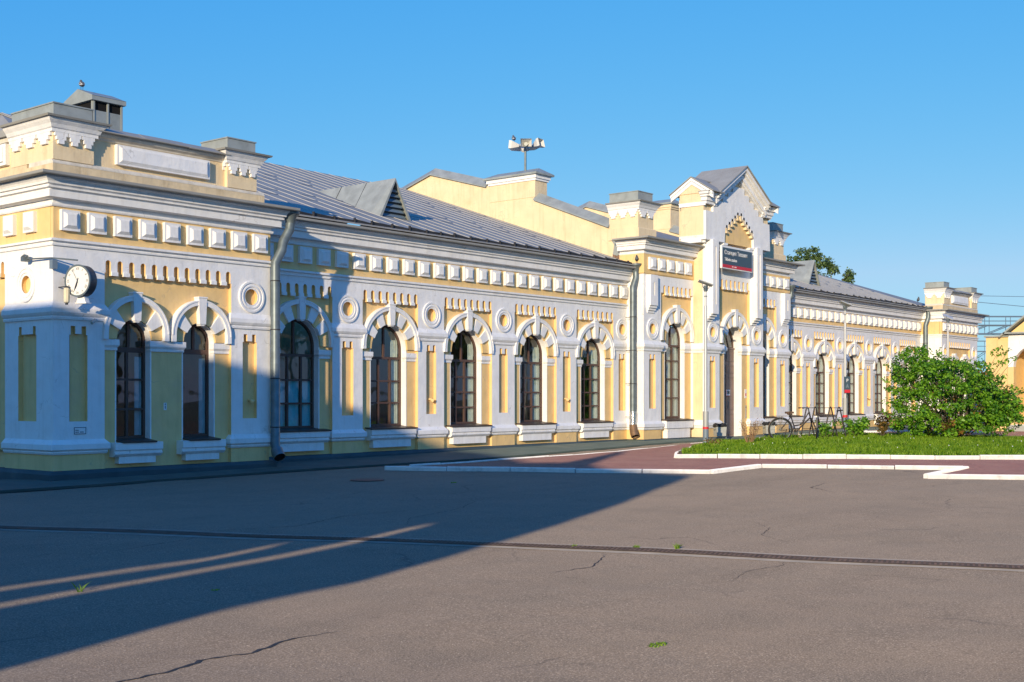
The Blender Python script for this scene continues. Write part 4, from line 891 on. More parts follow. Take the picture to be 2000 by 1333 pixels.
# firewalls with copings
def firewall(x0, x1, pa=27.8, pb=29.95, dz=0.0, MW=None):
    MW = MW or WHITE
    b = MB(); prof = [(24.45, 6.0), (24.45, 7.62), (pa, 8.92), (pa, 9.62), (pb, 9.66), (pb, 9.62), (33.0, 10.44), (36.5, 9.35), (36.5, 6.0)]
    b.prismx(prof, x0, x1); w = b.build('firewall', PALEY, ST)
    def cop(pts, ov=0.10):
        m = MB()
        for (ya, za), (yb, zb) in zip(pts[:-1], pts[1:]):
            xm = (x0 + x1) / 2
            for s in (-1, 1):
                xo = x0 - ov if s < 0 else x1 + ov
                m.add([(xo, ya, za - 0.02), (xo, yb, zb - 0.02), (xm, yb, zb + 0.26), (xm, ya, za + 0.26), (xo, ya, za - 0.06), (xo, yb, zb - 0.06)], [(0, 1, 2, 3), (0, 4, 5, 1)])
            m.add([(x0 - ov, ya, za - 0.03), (x1 + ov, ya, za - 0.03), (xm, ya, za + 0.25)], [(0, 1, 2)]); m.add([(x0 - ov, yb, zb - 0.03), (x1 + ov, yb, zb - 0.03), (xm, yb, zb + 0.25)], [(0, 1, 2)])
        m.build('coping', ZINC, w)
    cop([(24.42, 7.62), (pa - .02, 8.93)]); cop([(pb + .15, 9.65), (33.0, 10.45), (36.6, 9.35)])
    p = MB(); p.box(x0 - 0.02, x1 + 0.25, pa - .05, pb, 9.0, 9.62 + dz); pp = p.build('firewall_pier', PALEY, w)
    p = MB(); p.box(x0 - 0.06, x1 + 0.30, pa - .1, pb + .05, 9.62 + dz, 9.70 + dz); p.box(x0 - 0.11, x1 + 0.35, pa - .15, pb + .1, 9.70 + dz, 9.83 + dz); p.build('pier_moulding', MW, pp)
    p = MB(); xm = (x0 + x1) / 2 + 0.12; p.box(x0 - 0.2, x1 + 0.45, pa - .25, pb + .2, 9.83 + dz, 9.90 + dz)
    p.add([(x0 - 0.2, pa - .25, 9.90 + dz), (x1 + 0.45, pa - .25, 9.90 + dz), (x1 + 0.45, pb + .2, 9.90 + dz), (x0 - 0.2, pb + .2, 9.90 + dz), (xm, pa + .05, 10.12 + dz), (xm, pb - .1, 10.12 + dz)], [(0, 1, 4), (1, 2, 5, 4), (2, 3, 5), (3, 0, 4, 5)]); p.build('pier_cap', ZINC, pp)
    return w
firewall(35.27, 35.72); firewall(45.8, 46.25, 28.5, 30.2, 0.25, PALEY)
# stretch of firewall between eave and attic pier, with a broken hole in the render
b = MB(); b.box(35.272, 35.7, 23.9, 24.46, 6.0, 7.4); b.build('firewall_foot', PALEY, ST)
b = MB(); b.use(ZINC); 
b.prismx([(24.40, 7.20), (24.22, 6.95), (24.30, 6.50), (24.05, 6.40), (23.86, 6.55), (23.92, 6.78), (24.1, 7.1)], 35.255, 35.268)
b.use(BRICK).prismx([(24.28, 6.62), (24.2, 6.30), (23.85, 6.25), (23.78, 6.48), (23.9, 6.62), (24.1, 6.55)], 35.245, 35.262); put(b.mesh('broken_render'), 'broken_render', ST)

# attic piers with stepped corbel tables
def corbel_table(b, x0, x1, y, zt, face='front', h=0.20, n=3, d=0.06, step=0.06):
    """white hanging stepped teeth on a pier face, front face at y (or side face at x when face='side')"""
    W_ = x1 - x0; pit = W_ / n
    for i in range(n):
        c = x0 + pit * (i + 0.5)
        for k, (hw, dz0, dz1) in enumerate(((pit * 0.46, 0.0, h * .34), (pit * 0.34, h * .34, h * .67), (pit * 0.21, h * .67, h))):
            if face == 'front': b.box(c - hw, c + hw, y - d, y + 0.005, zt - dz1, zt - dz0)
            else: b.box(y - d, y + 0.005, c - hw, c + hw, zt - dz1, zt - dz0)
def attic_pier(x0, x1, y0, y1, zb, zs, zt, box_h, back=None, nf=3, nsd=3, both=True):
    b = MB(); b.box(x0, x1, y0, y1, zb, zt - 0.02); p = b.build('attic_pier', PALEY, ST)
    if zs: b = MB(); b.prismx([(y0 - 0.05, zb), (y0 - 0.05, zs - 0.05), (y0, zs), (y1, zs), (y1, zb)], x0 - 0.05, x1 + 0.12); b.build('pier_foot', PALEY, p)
    b = MB(); corbel_table(b, x0, x1, y0, zt - 0.10, 'front', 0.24, nf); corbel_table(b, y0, y1, x0, zt - 0.10, 'side', 0.24, nsd)
    b.build('corbels', WHITE, p)
    pr = [(0, zt - 0.12), (0.065, zt - 0.11), (0.065, zt - 0.05), (0.09, zt - 0.03), (0.12, zt + 0.04), (0.17, zt + 0.10), (0.20, zt + 0.15), (0, zt + 0.15)]
    path = [(x0, y1), (x0, y0), (x1, y0), (x1, y1)]
    sweep('pier_cornice', pr, path, WHITE, p)
    sweep('pier_edge', [(0, zt + 0.152), (0.25, zt + 0.152), (0.27, zt + 0.19), (0, zt + 0.22)], path, ROOFM, p)
    b = MB(); b.box(x0 + 0.02, x1 - 0.02, y0 + 0.02, y1, zt + 0.19, zt + 0.19 + box_h); xm = (x0 + x1) / 2
    b.box(x0 + 0.0, x1 - 0.0, y0 + 0.0, y1 + .02, zt + 0.175 + box_h, zt + 0.19 + box_h + 0.012); b.build('zinc_cap', ZINC, p)
    return p
attic_pier(35.27, 36.23, 23.22, 24.44, 7.10, 7.50, 8.20, 0.36, nf=2)
attic_pier(45.25, 46.2, 23.22, 24.44, 7.10, 7.50, 8.20, 0.36, nf=2)
def parapet(X0, X1, mirror):
    q = (lambda x: X0 + X1 - (X0 + x - 13.04)) if mirror else (lambda x: X0 + (x - 13.04))
    def r2(a, b): a, b = q(a), q(b); return (min(a, b), max(a, b))
    b = MB(); a, c = r2(13.04, 18.39); b.box(a - .02, c, 22.575, 23.6, 6.06, 6.34); f = b.build('parapet_base', DIRTYY, ST)
    b = MB(); b.prismx([(22.57, 6.341), (22.57, 6.37), (22.63, 6.43), (23.5, 6.43), (23.5, 6.341)], a - .02, c + 0.0); b.build('parapet_ledge', DIRTY, ST)
    a2, c2 = r2(13.95, 17.34); b = MB(); b.box(a2, c2, 22.70, 23.2, 6.43, 7.10); wl = b.build('parapet_wall', PALEY, ST)
    sweep('parapet_cornice', [(0, 6.98), (0.02, 6.985), (0.04, 7.02), (0.10, 7.05), (0.14, 7.10), (0.14, 7.13), (0, 7.13)], [(a2, 22.70), (c2, 22.70)], DIRTY, wl)
    n = 3
    for i in range(n):
        x0 = a2 + (c2 - a2) * i / n; x1 = a2 + (c2 - a2) * (i + 1) / n; j = random.uniform(-.01, .015)
        b = MB(); b.prismx([(22.46 + j, 7.125 + j), (22.46 + j, 7.145 + j), (22.72, 7.27 + j), (23.3, 7.27 + j), (23.3, 7.12)], x0 + .01, x1 - 0.0); b.build('parapet_coping', ROOFM, wl)
    a3, c3 = r2(14.50, 16.86); b = MB(); b.box(a3, c3, 22.60, 22.705, 6.53, 6.95); b.frustum((a3 + 0.04, c3 - 0.04, 6.56, 6.92, 22.598), (a3 + 0.10, c3 - 0.10, 6.62, 6.87, 22.56)); b.build('blank_panel', WHITE, ST)
    p0, p1 = r2(13.04, 13.95); attic_pier(p0, p1, 22.6, 24.25, 6.43, None, 7.08, 0.30, nf=3, nsd=3)
    p0, p1 = r2(17.34, 18.18); attic_pier(p0, p1, 22.6, 23.6, 6.43, None, 7.08, 0.30, nf=3, nsd=2)
parapet(13.04, 18.58, False); parapet(62.75, 68.25, True)
# side parapet of the near pavilion
b = MB(); b.box(13.015, 13.6, 23.602, 40, 6.06, 6.34); b.box(13.03, 13.6, 23.602, 40, 6.34, 6.42); b.build('parapet_base', DIRTYY, ST)
b = MB(); b.box(13.14, 13.6, 24.25, 40, 6.42, 7.10); wl = b.build('parapet_wall', PALEY, ST)
b = MB(); b.box(13.05, 13.14, 24.25, 40, 7.0, 7.1); b.build('parapet_cornice', DIRTY, wl)
b = MB(); b.prismx([(0, 0), (1, 0), (1, .1)], 0, .001) if False else b.box(12.98, 13.62, 24.25, 40, 7.105, 7.25); b.build('parapet_coping', ROOFM, wl)
b = MB(); b.box(13.04, 13.14, 24.48, 26.6, 6.53, 6.98); b.box(13.0, 13.04, 24.56, 26.5, 6.60, 6.92); b.build('blank_panel', WHITE, ST)
# metal ventilation shaft on the pavilion roof, hood of zinc
b = MB(); x0, x1, y0, y1 = 14.98, 15.72, 24.3, 25.35
b.box(x0, x1, y0, y1, 6.6, 8.02); vs_ = b.build('ventilation_shaft', ZINC, ST)
b = MB().use(BLACKHOLE); b.box(x0 + .03, x1 - .03, y0 + .03, y1 - .03, 8.021, 8.22); b.use(ZINC)
for x in (x0, (x0 + x1) / 2 - .02, x1 - .04):
    b.box(x, x + .04, y0 - 0.015, y0 + .02, 6.7, 8.24)
for y in (y0 + .02, y1 - .04): b.box(x0 - 0.012, x0 + .02, y, y + .04, 7.0, 8.24)
put(b.mesh('vent_opening'), 'vent_opening', vs_)
b = MB(); b.box(x0 - .06, x1 + .06, y0 - .06, y1 + .06, 8.23, 8.33); ym = (y0 + y1) / 2; b.prismx([(y0 - .07, 8.33), (y1 + .07, 8.33), (ym, 8.55)], x0 - .06, x1 + .06); b.build('vent_hood', ZINC, vs_)

# drainpipes
def drainpipe(pts, r, foil=None, end=None):
    b = MB(); b.tube(pts, r, 16); p = b.build('drainpipe', GALV, ST, smooth=True)
    f = pts[0]; b = MB(); b.tube([(f[0], f[1], f[2] - 0.02), (f[0], f[1], f[2] + 0.12), (f[0], f[1], f[2] + 0.20), (f[0], f[1], f[2] + 0.26)], [r * 1.02, r * 1.2, r * 1.95, r * 2.0], 18, False); b.build('rain_hopper', GALV, p, smooth=True)
    b = MB()
    for z in np.arange(0.9, pts[0][2] - 0.9, 1.15):
        x, y = pts[-2][0], pts[-2][1]; b.tube([(x, y, z), (x, y, z + 0.025)], r * 1.07, 16); b.box(x - 0.01, x + 0.01, y + r * 0.9, y + 0.30, z, z + 0.02)
    b.build('pipe_clamp', DARKM, p)
    return p
p1 = drainpipe([(19.05, 22.42, 5.78), (19.02, 22.42, 5.60), (18.84, 22.44, 5.30), (18.80, 22.44, 5.10), (18.62, 22.46, 4.78), (18.62, 22.46, 4.6), (18.62, 22.46, 0.50), (18.60, 22.38, 0.36)], 0.112)
b = MB(); b.tube([(18.60, 22.385, 0.40), (18.585, 22.33, 0.30), (18.56, 22.22, 0.20)], [0.135, 0.15, 0.14], 16, False); b.build('pipe_shoe', GALV, p1, smooth=True)
b = MB(); b.use(BLACKHOLE); b.tube([(18.585, 22.31, 0.27), (18.57, 22.25, 0.22)], 0.125, 16); put(b.mesh('pipe_mouth'), 'pipe_mouth', p1)
p2 = drainpipe([(35.22, 23.28, 5.95), (35.22, 23.28, 5.72), (35.06, 23.3, 5.38), (35.06, 23.3, 5.2), (35.06, 23.3, 1.15), (35.06, 23.3, 1.0)], 0.115)
b = MB(); b.tube([(35.06, 23.3, 1.10), (35.06, 23.3, 0.62)], [0.125, 0.128], 16, False); b.build('foil_wrap', FOIL, p2, smooth=True)
b = MB(); b.tube([(35.06, 23.3, 0.64), (35.05, 23.28, 0.50), (35.02, 23.22, 0.36), (34.99, 23.16, 0.24)], [0.13, 0.135, 0.15, 0.14], 16, False); b.build('pipe_shoe', COPPER, p2, smooth=True)
p3 = drainpipe([(62.5, 23.2, 6.0), (62.5, 23.2, 5.7), (62.40, 23.3, 5.3), (62.40, 23.3, 5.1), (62.40, 23.3, 0.6), (62.38, 23.2, 0.4)], 0.12)
p4 = drainpipe([(46.75, 23.15, 6.0), (46.75, 23.15, 5.8), (46.45, 23.35, 5.3), (46.45, 23.35, 5.1), (46.45, 23.35, 0.6), (46.45, 23.25, 0.4)], 0.10)

# ------------------------------------------------------------ things on and around the building
def text_mesh(body, size, m, depth=0.004, align='LEFT'):
    cu = bpy.data.curves.new('t', 'FONT'); cu.body = body; cu.size = size; cu.extrude = depth; cu.align_x = align; cu.align_y = 'CENTER'; cu.resolution_u = 3
    o = bpy.data.objects.new('t', cu); COL.objects.link(o); dg = bpy.context.evaluated_depsgraph_get()
    me = bpy.data.meshes.new_from_object(o.evaluated_get(dg)); bpy.data.objects.remove(o)
    me.transform(Matrix(((1, 0, 0, 0), (0, 0, -1, 0), (0, 1, 0, 0), (0, 0, 0, 1)))); me.materials.clear(); me.materials.append(m); return me
# station name board
t = thing('station_sign', 'dark blue station name board with red bottom stripe above the main door', 'sign', (40.35, 22.2, 6.74))
b = MB(); b.box(-1.16, 1.16, -0.04, 0.04, -0.42, 0.42); b.build('sign_frame', LETTER, t)
b = MB(); b.box(-1.11, 1.11, -0.050, -0.041, -0.267, 0.345); b.build('sign_panel', SIGNM, t)
b = MB(); b.box(-1.11, 1.11, -0.050, -0.041, -0.385, -0.27); b.build('red_stripe', REDP, t)
o = put(text_mesh('Станция Тихвин', 0.225, LETTER, 0.003), 'lettering', t, (-0.99, -0.054, 0.17)); o.scale.x = 0.98
o = put(text_mesh('Tikhvin station', 0.175, LETTER, 0.003), 'lettering', t, (-0.98, -0.054, -0.08)); o.scale.x = 0.88
b = MB()
for i, x in enumerate((-0.42, -0.36, -0.24, -0.19, -0.13)): b.box(x, x + 0.03, -0.056, -0.051, -0.345, -0.305)
b.build('lettering', LETTER, t)
b = MB(); b.tube([(-0.9, 0.04, 0.2), (-0.9, 0.39, 0.2)], 0.02, 6); b.tube([(0.9, 0.04, 0.2), (0.9, 0.39, 0.2)], 0.02, 6); b.build('sign_bracket', GALV, t)

# wall clock: double sided drum on a bracket, facing the sun
t = thing('wall_clock', 'round grey station clock with roman numerals bracketed to the pavilion corner', 'clock', (13.30, 22.12, 3.96), R(-73))
b = MB(); b.ring(0, 0, 0.0001, 0.318, -0.0, 0.19, seg=48); b.build('drum', mat('clock_drum_grey', (0.10, 0.10, 0.11), 0.45, 0.4, var=0.15), t, smooth=True)
b = MB(); b.ring(0, 0, 0.292, 0.326, -0.022, 0.01, seg=48); b.build('rim', GALV, t)
b = MB(); b.ring(0, 0, 0.0001, 0.292, -0.010, -0.001, seg=48); dl = b.build('dial', DIAL, t)
for i, s_ in enumerate(['XII', 'I', 'II', 'III', 'IIII', 'V', 'VI', 'VII', 'VIII', 'IX', 'X', 'XI']):
    me = text_mesh(s_, 0.074, INK, 0.0006, 'CENTER'); a = R(30 * i)
    o = put(me, 'numeral', dl, (0.238 * math.sin(a), -0.0115, 0.238 * math.cos(a))); o.rotation_euler = (0, a, 0)
def hand(L1, L0, w, ang, name, y):
    b = MB(); b.prism([(-w * .5, -L0), (w * .5, -L0), (w, L1 * .6), (0, L1), (-w, L1 * .6)], y, y + 0.003); o = b.build(name, INK, dl); o.rotation_euler = (0, R(ang), 0)
hand(0.17, 0.05, 0.016, 197, 'hour_hand', -0.020); hand(0.235, 0.06, 0.011, 201, 'minute_hand', -0.026); hand(0.24, 0.06, 0.003, 331, 'second_hand', -0.030)
b = MB(); b.prism([(-0.10, -0.44), (0.14, -0.44), (0.10, -0.31), (-0.06, -0.31)], 0.06, 0.18); b.box(-0.12, 0.16, 0.05, 0.20, -0.455, -0.43)
b.build('clock_foot', WHITE, t)
b = MB(); b.box(-0.40, -0.30, 0.08, 0.10, -0.16, 0.12); b.tube([(-0.34, 0.09, 0.08), (-0.45, 0.09, 0.08)], 0.014, 6); b.tube([(-0.34, 0.09, -0.10), (-0.45, 0.09, -0.10)], 0.014, 6); b.build('wall_bracket', GALV, t)
t = thing('wall_lantern', 'small cream glass lantern hanging beside the station clock', 'lantern', (13.16, 22.30, 3.68))
b = MB(); b.tube([(0, 0, -0.17), (0, 0, -0.15), (0, 0, 0.12), (0, 0, 0.14)], [0.03, 0.06, 0.06, 0.035], 8); b.build('lamp_glass', LAMPW, t)
b = MB(); b.tube([(0, 0, 0.14), (0, 0, 0.17)], 0.045, 8); b.tube([(0, 0, 0.165), (0.0, 0.32, 0.165)], 0.012, 6); b.tube([(0, 0, -0.2), (0, 0, -0.17)], 0.03, 8); b.build('lamp_bracket', DARKM, t)
t = thing('security_camera', 'small camera arm with floodlight reaching from the pavilion corner above the clock', 'camera', (13.0, 22.55, 4.40))
b = MB(); b.tube([(0.35, -0.35, -0.02), (-0.02, 0.0, 0.02), (-0.1, 0.92, 0.05)], 0.016, 8); b.build('arm', GALV, t)
b = MB(); b.box(-0.17, -0.02, 0.82, 0.93, 0.0, 0.09); b.tube([(-0.1, 0.78, 0.10), (-0.1, 0.9, 0.13), (-0.1, 1.0, 0.10)], 0.025, 6); b.build('camera_body', GALV, t)
b = MB(); b.box(-0.06, 0.05, -0.10, 0.02, -0.20, -0.02); b.build('junction_box', BLUEG, t)
t = thing('security_camera', 'small grey camera under the capital of the pavilion corner pilaster', 'camera', (13.87, 22.54, 3.19))
b = MB(); b.tube([(-0.10, -0.16, -0.05), (0.05, -0.06, 0.03)], 0.03, 8); b.build('camera_body', GREYP, t); b = MB(); b.tube([(0.05, -0.06, 0.03), (0.09, 0.05, 0.05)], 0.02, 6); b.build('arm', DARKM, t)
# small enamel plates and stickers
def plaque(name, label, x, y, z, w, h, marks, cat='plaque', col=LETTER):
    t = thing(name, label, cat, (x, y, z)); b = MB(); b.box(-w / 2, w / 2, -0.012, 0, -h / 2, h / 2); b.build('plate', col, t); b = MB(); b.use(INK)
    for x0, x1, z0, z1, m in marks: b.use(m).box(x0 * w, x1 * w, -0.015, -0.0125, z0 * h, z1 * h)
    put(b.mesh('print'), 'print', t); return t
plaque('address_plate', 'small white outlined plate low on the pavilion corner pilaster', 13.63, 22.60, 0.94, 0.27, 0.145, [(-.5, .5, .42, .5, INK), (-.5, .5, -.5, -.42, INK), (-.5, -.46, -.42, .42, INK), (.46, .5, -.42, .42, INK), (-.4, -.12, .02, .1, INK), (-.4, -.1, -.25, -.15, INK), (.0, .3, -.25, -.15, INK)])
plaque('pictogram_plate', 'tiny white figure sticker between the two pavilion windows', 15.74, 22.70, 1.42, 0.07, 0.16, [(-.15, .15, .2, .4, INK), (-.1, .1, -.3, .1, INK)])
plaque('door_notice', 'white and blue notice with red edge on the brown main door', 40.92, 22.88, 1.75, 0.30, 0.24, [(-.3, .4, -.2, .35, BLUEG), (-.1, .15, 0, .2, LETTER), (-.5, .5, -.5, -.42, REDP), (-.5, -.44, -.5, .5, REDP)], 'notice')
plaque('wall_notice', 'white sticker with red square right of the main door', 41.78, 22.60, 1.72, 0.15, 0.34, [(-.2, .25, -.25, .05, REDP)], 'notice')
plaque('doorbell_plate', 'narrow grey intercom strip below the red sticker right of the door', 41.80, 22.60, 1.02, 0.09, 0.5, [(-.3, .3, .3, .4, INK), (-.3, .3, .0, .1, GREYP)], 'intercom', GREYP)
for nm, x, y, lb in (('wall_spotlight', 25.32, 23.80, 'small yellow metal vent cap in the niche right of the second sunlit window'), ('wall_spotlight', 31.77, 23.80, 'small yellow vent cap in the niche left of the fifth wing window'), ('wall_spotlight', 18.02, 22.70, 'small vent cap in the shaded niche beside the first drainpipe'), ('wall_spotlight', 56.05, 23.80, 'small yellow vent cap in a niche of the far wing')):
    t = thing('vent_cap', lb, 'vent cap', (x, y, 1.55)); b = MB(); b.tube([(0, 0, 0), (0.02, -0.10, 0.0)], 0.03, 8); b.build('stub', YELLOW, t); b = MB(); b.tube([(-0.01, -0.09, -0.01), (0.05, -0.14, -0.05)], [0.035, 0.06], 8); b.build('cap', YELLOW, t)

# loudspeakers on a pole on the firewall pier
t = thing('loudspeaker_mast', 'cluster of white horn loudspeakers on a pole above the yellow firewall', 'loudspeaker', (35.55, 28.45, 10.05))
b = MB(); b.tube([(0, 0, 0), (0, 0, 0.95)], 0.045, 8); b.tube([(-0.3, 0.36, 0.95), (0.3, -0.36, 0.95)], 0.025, 6); b.tube([(-0.2, -0.15, 0.92), (0.2, 0.15, 0.92)], 0.025, 6); b.build('pole', GALV, t)
def horn(off, az, size=0.30, tilt=-8):
    b = MB(); s = size; n = s * 0.22
    fr_ = [(-s, -0.12, -s * .72), (s, -0.12, -s * .72), (s, -0.12, s * .72), (-s, -0.12, s * .72)]; bk = [(-n, 0.14, -n), (n, 0.14, -n), (n, 0.14, n), (-n, 0.14, n)]; rim = [(x * 1.04, -0.22, z * 1.04) for x, y, z in fr_]
    b.add(rim + fr_ + bk, [(i, (i + 1) % 4, 4 + (i + 1) % 4, 4 + i) for i in range(4)] + [(4 + i, 4 + (i + 1) % 4, 8 + (i + 1) % 4, 8 + i) for i in range(4)] + [(8, 9, 10, 11)])
    me = bpy.data.meshes.new('horn'); me.from_pydata(b.v, [], b.f); me.materials.append(HORNM); me.update()
    o = put(me, 'horn', t, off); o.rotation_euler = (R(tilt), 0, R(az)); 
    b = MB(); b.tube([(0, 0.12, 0), (0, -0.04, 0)], [0.05, 0.075], 10); b.build('driver', GREYP, o)
HORNM = mat('white_horn_plastic', (0.62, 0.61, 0.58), 0.5, var=0.1, bump=0.05)
def at_u(u, c, z): return (u * 0.633 - c * 0.774, -u * 0.774 - c * 0.633, z)
horn(at_u(-0.36, 0.05, 0.97), 205, 0.20, -6); horn(at_u(0.02, 0.22, 0.99), -50, 0.20, -4); horn(at_u(0.42, 0.10, 1.0), 8, 0.20, -14); horn(at_u(-0.05, -0.15, 0.86), 120, 0.17, -40); horn(at_u(0.26, -0.18, 0.93), 60, 0.17, -30); horn(at_u(-0.3, -0.35, 1.0), 150, 0.18, -6)
# pigeons
def pigeon(x, y, z, az, label, s=1.0):
    me = bpy.data.meshes.new('pigeon'); bm = bmesh.new(); sk = []
    pts = [((0, 0.16, 0.09), .018), ((0, 0.07, 0.11), .045), ((0, 0.0, 0.13), .062), ((0, -0.06, 0.155), .055), ((0, -0.085, 0.20), .030), ((0, -0.095, 0.235), .030), ((0, -0.13, 0.232), .010)]
    vs = [bm.verts.new(Vector(p) * s) for p, r in pts]
    for a, c in zip(vs[:-1], vs[1:]): bm.edges.new((a, c))
    tl = bm.verts.new(Vector((0, 0.25, 0.06)) * s); bm.edges.new((vs[0], tl))
    bm.to_mesh(me); bm.free(); o = bpy.data.objects.new('pigeon', me); COL.objects.link(o)
    md = o.modifiers.new('skin', 'SKIN')
    for i, (p, r) in enumerate(pts + [((0, 0, 0), .014)]): me.skin_vertices[0].data[i].radius = (r * s, r * s * (0.5 if i in (0, 7) else 1))
    me.skin_vertices[0].data[2].use_root = True
    o.modifiers.new('sub', 'SUBSURF').levels = 2; dg = bpy.context.evaluated_depsgraph_get(); m2 = bpy.data.meshes.new_from_object(o.evaluated_get(dg)); bpy.data.objects.remove(o)
    m2.materials.clear(); m2.materials.append(FEATH); m2.polygons.foreach_set('use_smooth', [True] * len(m2.polygons))
    o = put(m2, 'pigeon', None, (x, y, z), az); tag(o, label, 'pigeon')
    b = MB()
    for q in (-1, 1): b.tube([(q * 0.02 * s, 0.0, 0.0), (q * 0.022 * s, 0.01 * s, 0.09 * s)], 0.005, 5)
    b.build('leg', DARKM, o)
    b = MB()
    for q in (-1, 1): b.add([(q * 0.055 * s, -0.04 * s, 0.16 * s), (q * 0.062 * s, 0.05 * s, 0.10 * s), (q * 0.02 * s, 0.2 * s, 0.08 * s), (q * 0.045 * s, 0.05 * s, 0.165 * s)], [(0, 1, 2, 3)])
    b.build('wing', FEATHW, o)
pigeon(15.02, 24.82, 8.535, R(160), 'pigeon sitting on top of the zinc ventilation hood', 1.05)
pigeon(35.27, 28.78, 11.125, R(140), 'dark pigeon perched on the left horn of the loudspeaker cluster', 1.3)
pigeon(35.18, 23.22, 6.22, R(-60), 'dark pigeon sitting on the rim of the tall rain hopper', 1.15)
pigeon(61.9, 23.5, 6.45, R(-60), 'dark pigeon at the roof edge by the far pavilion', 1.2)

# lamp posts
def lamp_post(x, y, h, sleeve_h, label, head_az, head_tilt, sleeve=True):
    z = gz(x, y); t = thing('lamp_post', label, 'lamp post', (x, y, z), 0, 'grey lamp posts with flat heads')
    b = MB(); b.tube([(0, 0, 0), (0, 0, sleeve_h)], 0.095, 18); b.build('sleeve', STEEL if False else GREYS, t, smooth=True)
    if sleeve:
        b = MB(); b.tube([(0, 0, 0.0), (0, 0, sleeve_h * 0.50)], 0.098, 18); b.build('painted_base', BLUEG, t, smooth=True)
        b = MB(); b.tube([(0, 0, sleeve_h * 0.50), (0, 0, sleeve_h * 0.565)], 0.099, 18); b.build('red_band', REDP, t, smooth=True)
    b = MB(); b.tube([(0, 0, sleeve_h), (0, 0, h - 0.75), (0, 0, h - 0.74), (0, 0, h - 0.2)], [0.052, 0.048, 0.034, 0.034], 14); b.build('pole', STEEL, t, smooth=True)
    b = MB(); b.tube([(0, 0, h - 0.45), (0, 0, h - 0.42)], 0.055, 12); b.tube([(0, 0, h - 0.28), (0, 0, h - 0.25)], 0.055, 12); b.build('collar', GALV, t)
    b = MB(); b.box(-0.06, 0.06, -0.05, 0.05, h - 0.25, h - 0.08); b.tube([(0.05, 0, h - 0.2), (0.22, 0, h - 0.14), (0.24, 0, h - 0.02)], 0.012, 6); b.tube([(-0.05, 0, h - 0.2), (-0.2, 0, h - 0.14), (-0.2, 0, h + 0.02)], 0.012, 6); b.build('mount', GALV, t)
    b = MB(); b.box(-0.24, 0.24, -0.13, 0.13, -0.018, 0.012); b.box(-0.20, 0.20, -0.10, 0.10, 0.012, 0.022); o = b.build('lamp_head', STEEL, t, (0, 0, h)); o.rotation_euler = (R(head_tilt), R(20), R(-50.7 + head_az))
    b = MB(); b.box(-0.20, 0.20, -0.10, 0.10, -0.024, -0.0185); b.build('lens', GREYP, o)
    return t
GREYS = mat('light_grey_sleeve', (0.38, 0.39, 0.39), 0.5, 0.2, var=0.08)
lamp_post(34.75, 20.25, 5.36, 1.16, 'lamp post with red banded sleeve standing left of the main door', 0, -12)
lamp_post(45.7, 20.3, 5.30, 1.55, 'lamp post behind the bicycle rack carrying a small dark parking sign', 8, -12)
lamp_post(54.1, 19.2, 5.15, 1.2, 'lamp post rising behind the big green bush', 0, 35)
t = thing('parking_sign', 'small dark blue sign with white symbols and red bottom on the lamp post', 'sign', (45.62, 20.18, 2.08), R(-35))
b = MB(); b.box(-0.125, 0.125, -0.015, 0.015, -0.32, 0.32); b.build('sign_panel', SIGNM, t); b = MB(); b.box(-0.126, 0.126, -0.018, -0.0155, -0.32, -0.20); b.build('red_stripe', REDP, t)
put(text_mesh('P', 0.19, LETTER, 0.001, 'CENTER'), 'lettering', t, (0, -0.018, 0.16)); b = MB(); b.prism([(-0.07, -0.12), (-0.02, -0.12), (0, -0.06), (0.02, -0.12), (0.07, -0.12), (0.01, 0.04), (-0.01, 0.04)], -0.018, -0.0155); b.build('pictogram', BLUEG, t)

# litter bins
def bin_(x, y, label):
    z = gz(x, y) + 0.09; t = thing('litter_bin', label, 'litter bin', (x, y, z), R(-38), 'grey litter bins with black bags')
    b = MB(); b.prism([(-0.17, 0.11), (0.17, 0.11), (0.20, 0.50), (-0.20, 0.50)], -0.15, 0.17); b.build('bin_box', GREYP, t)
    b = MB(); b.box(0.21, 0.25, -0.02, 0.03, 0.0, 0.56); b.box(-0.25, -0.21, 0.0, 0.03, 0.0, 0.56) if False else None; b.tube([(0.23, 0.0, 0.40), (-0.26, -0.05, 0.33)], 0.012, 6); b.box(0.14, 0.30, -0.06, 0.08, 0.0, 0.015); b.build('stand', GALV, t)
    b = MB(); n = 16; vs = []
    for k, (rr, zz) in enumerate(((1.02, 0.43), (1.08, 0.47), (1.02, 0.53), (0.8, 0.56), (0.5, 0.50))):
        for i in range(n):
            a = 2 * PI * i / n; j = 1 + random.uniform(-.06, .06); vs.append((0.21 * rr * max(-1, min(1, 1.3 * math.cos(a))) * j, 0.01 + 0.17 * rr * max(-1, min(1, 1.3 * math.sin(a))) * j, zz + random.uniform(-.02, .02)))
    b.add(vs, [(k * n + i, k * n + (i + 1) % n, (k + 1) * n + (i + 1) % n, (k + 1) * n + i) for k in range(4) for i in range(n)] + [tuple(range(4 * n, 5 * n))]); b.build('bag', BLACK, t)
bin_(38.45, 21.82, 'grey litter bin with black bag left of the main door'); bin_(42.35, 21.9, 'grey litter bin with black bag right of the door, left of the bicycle')

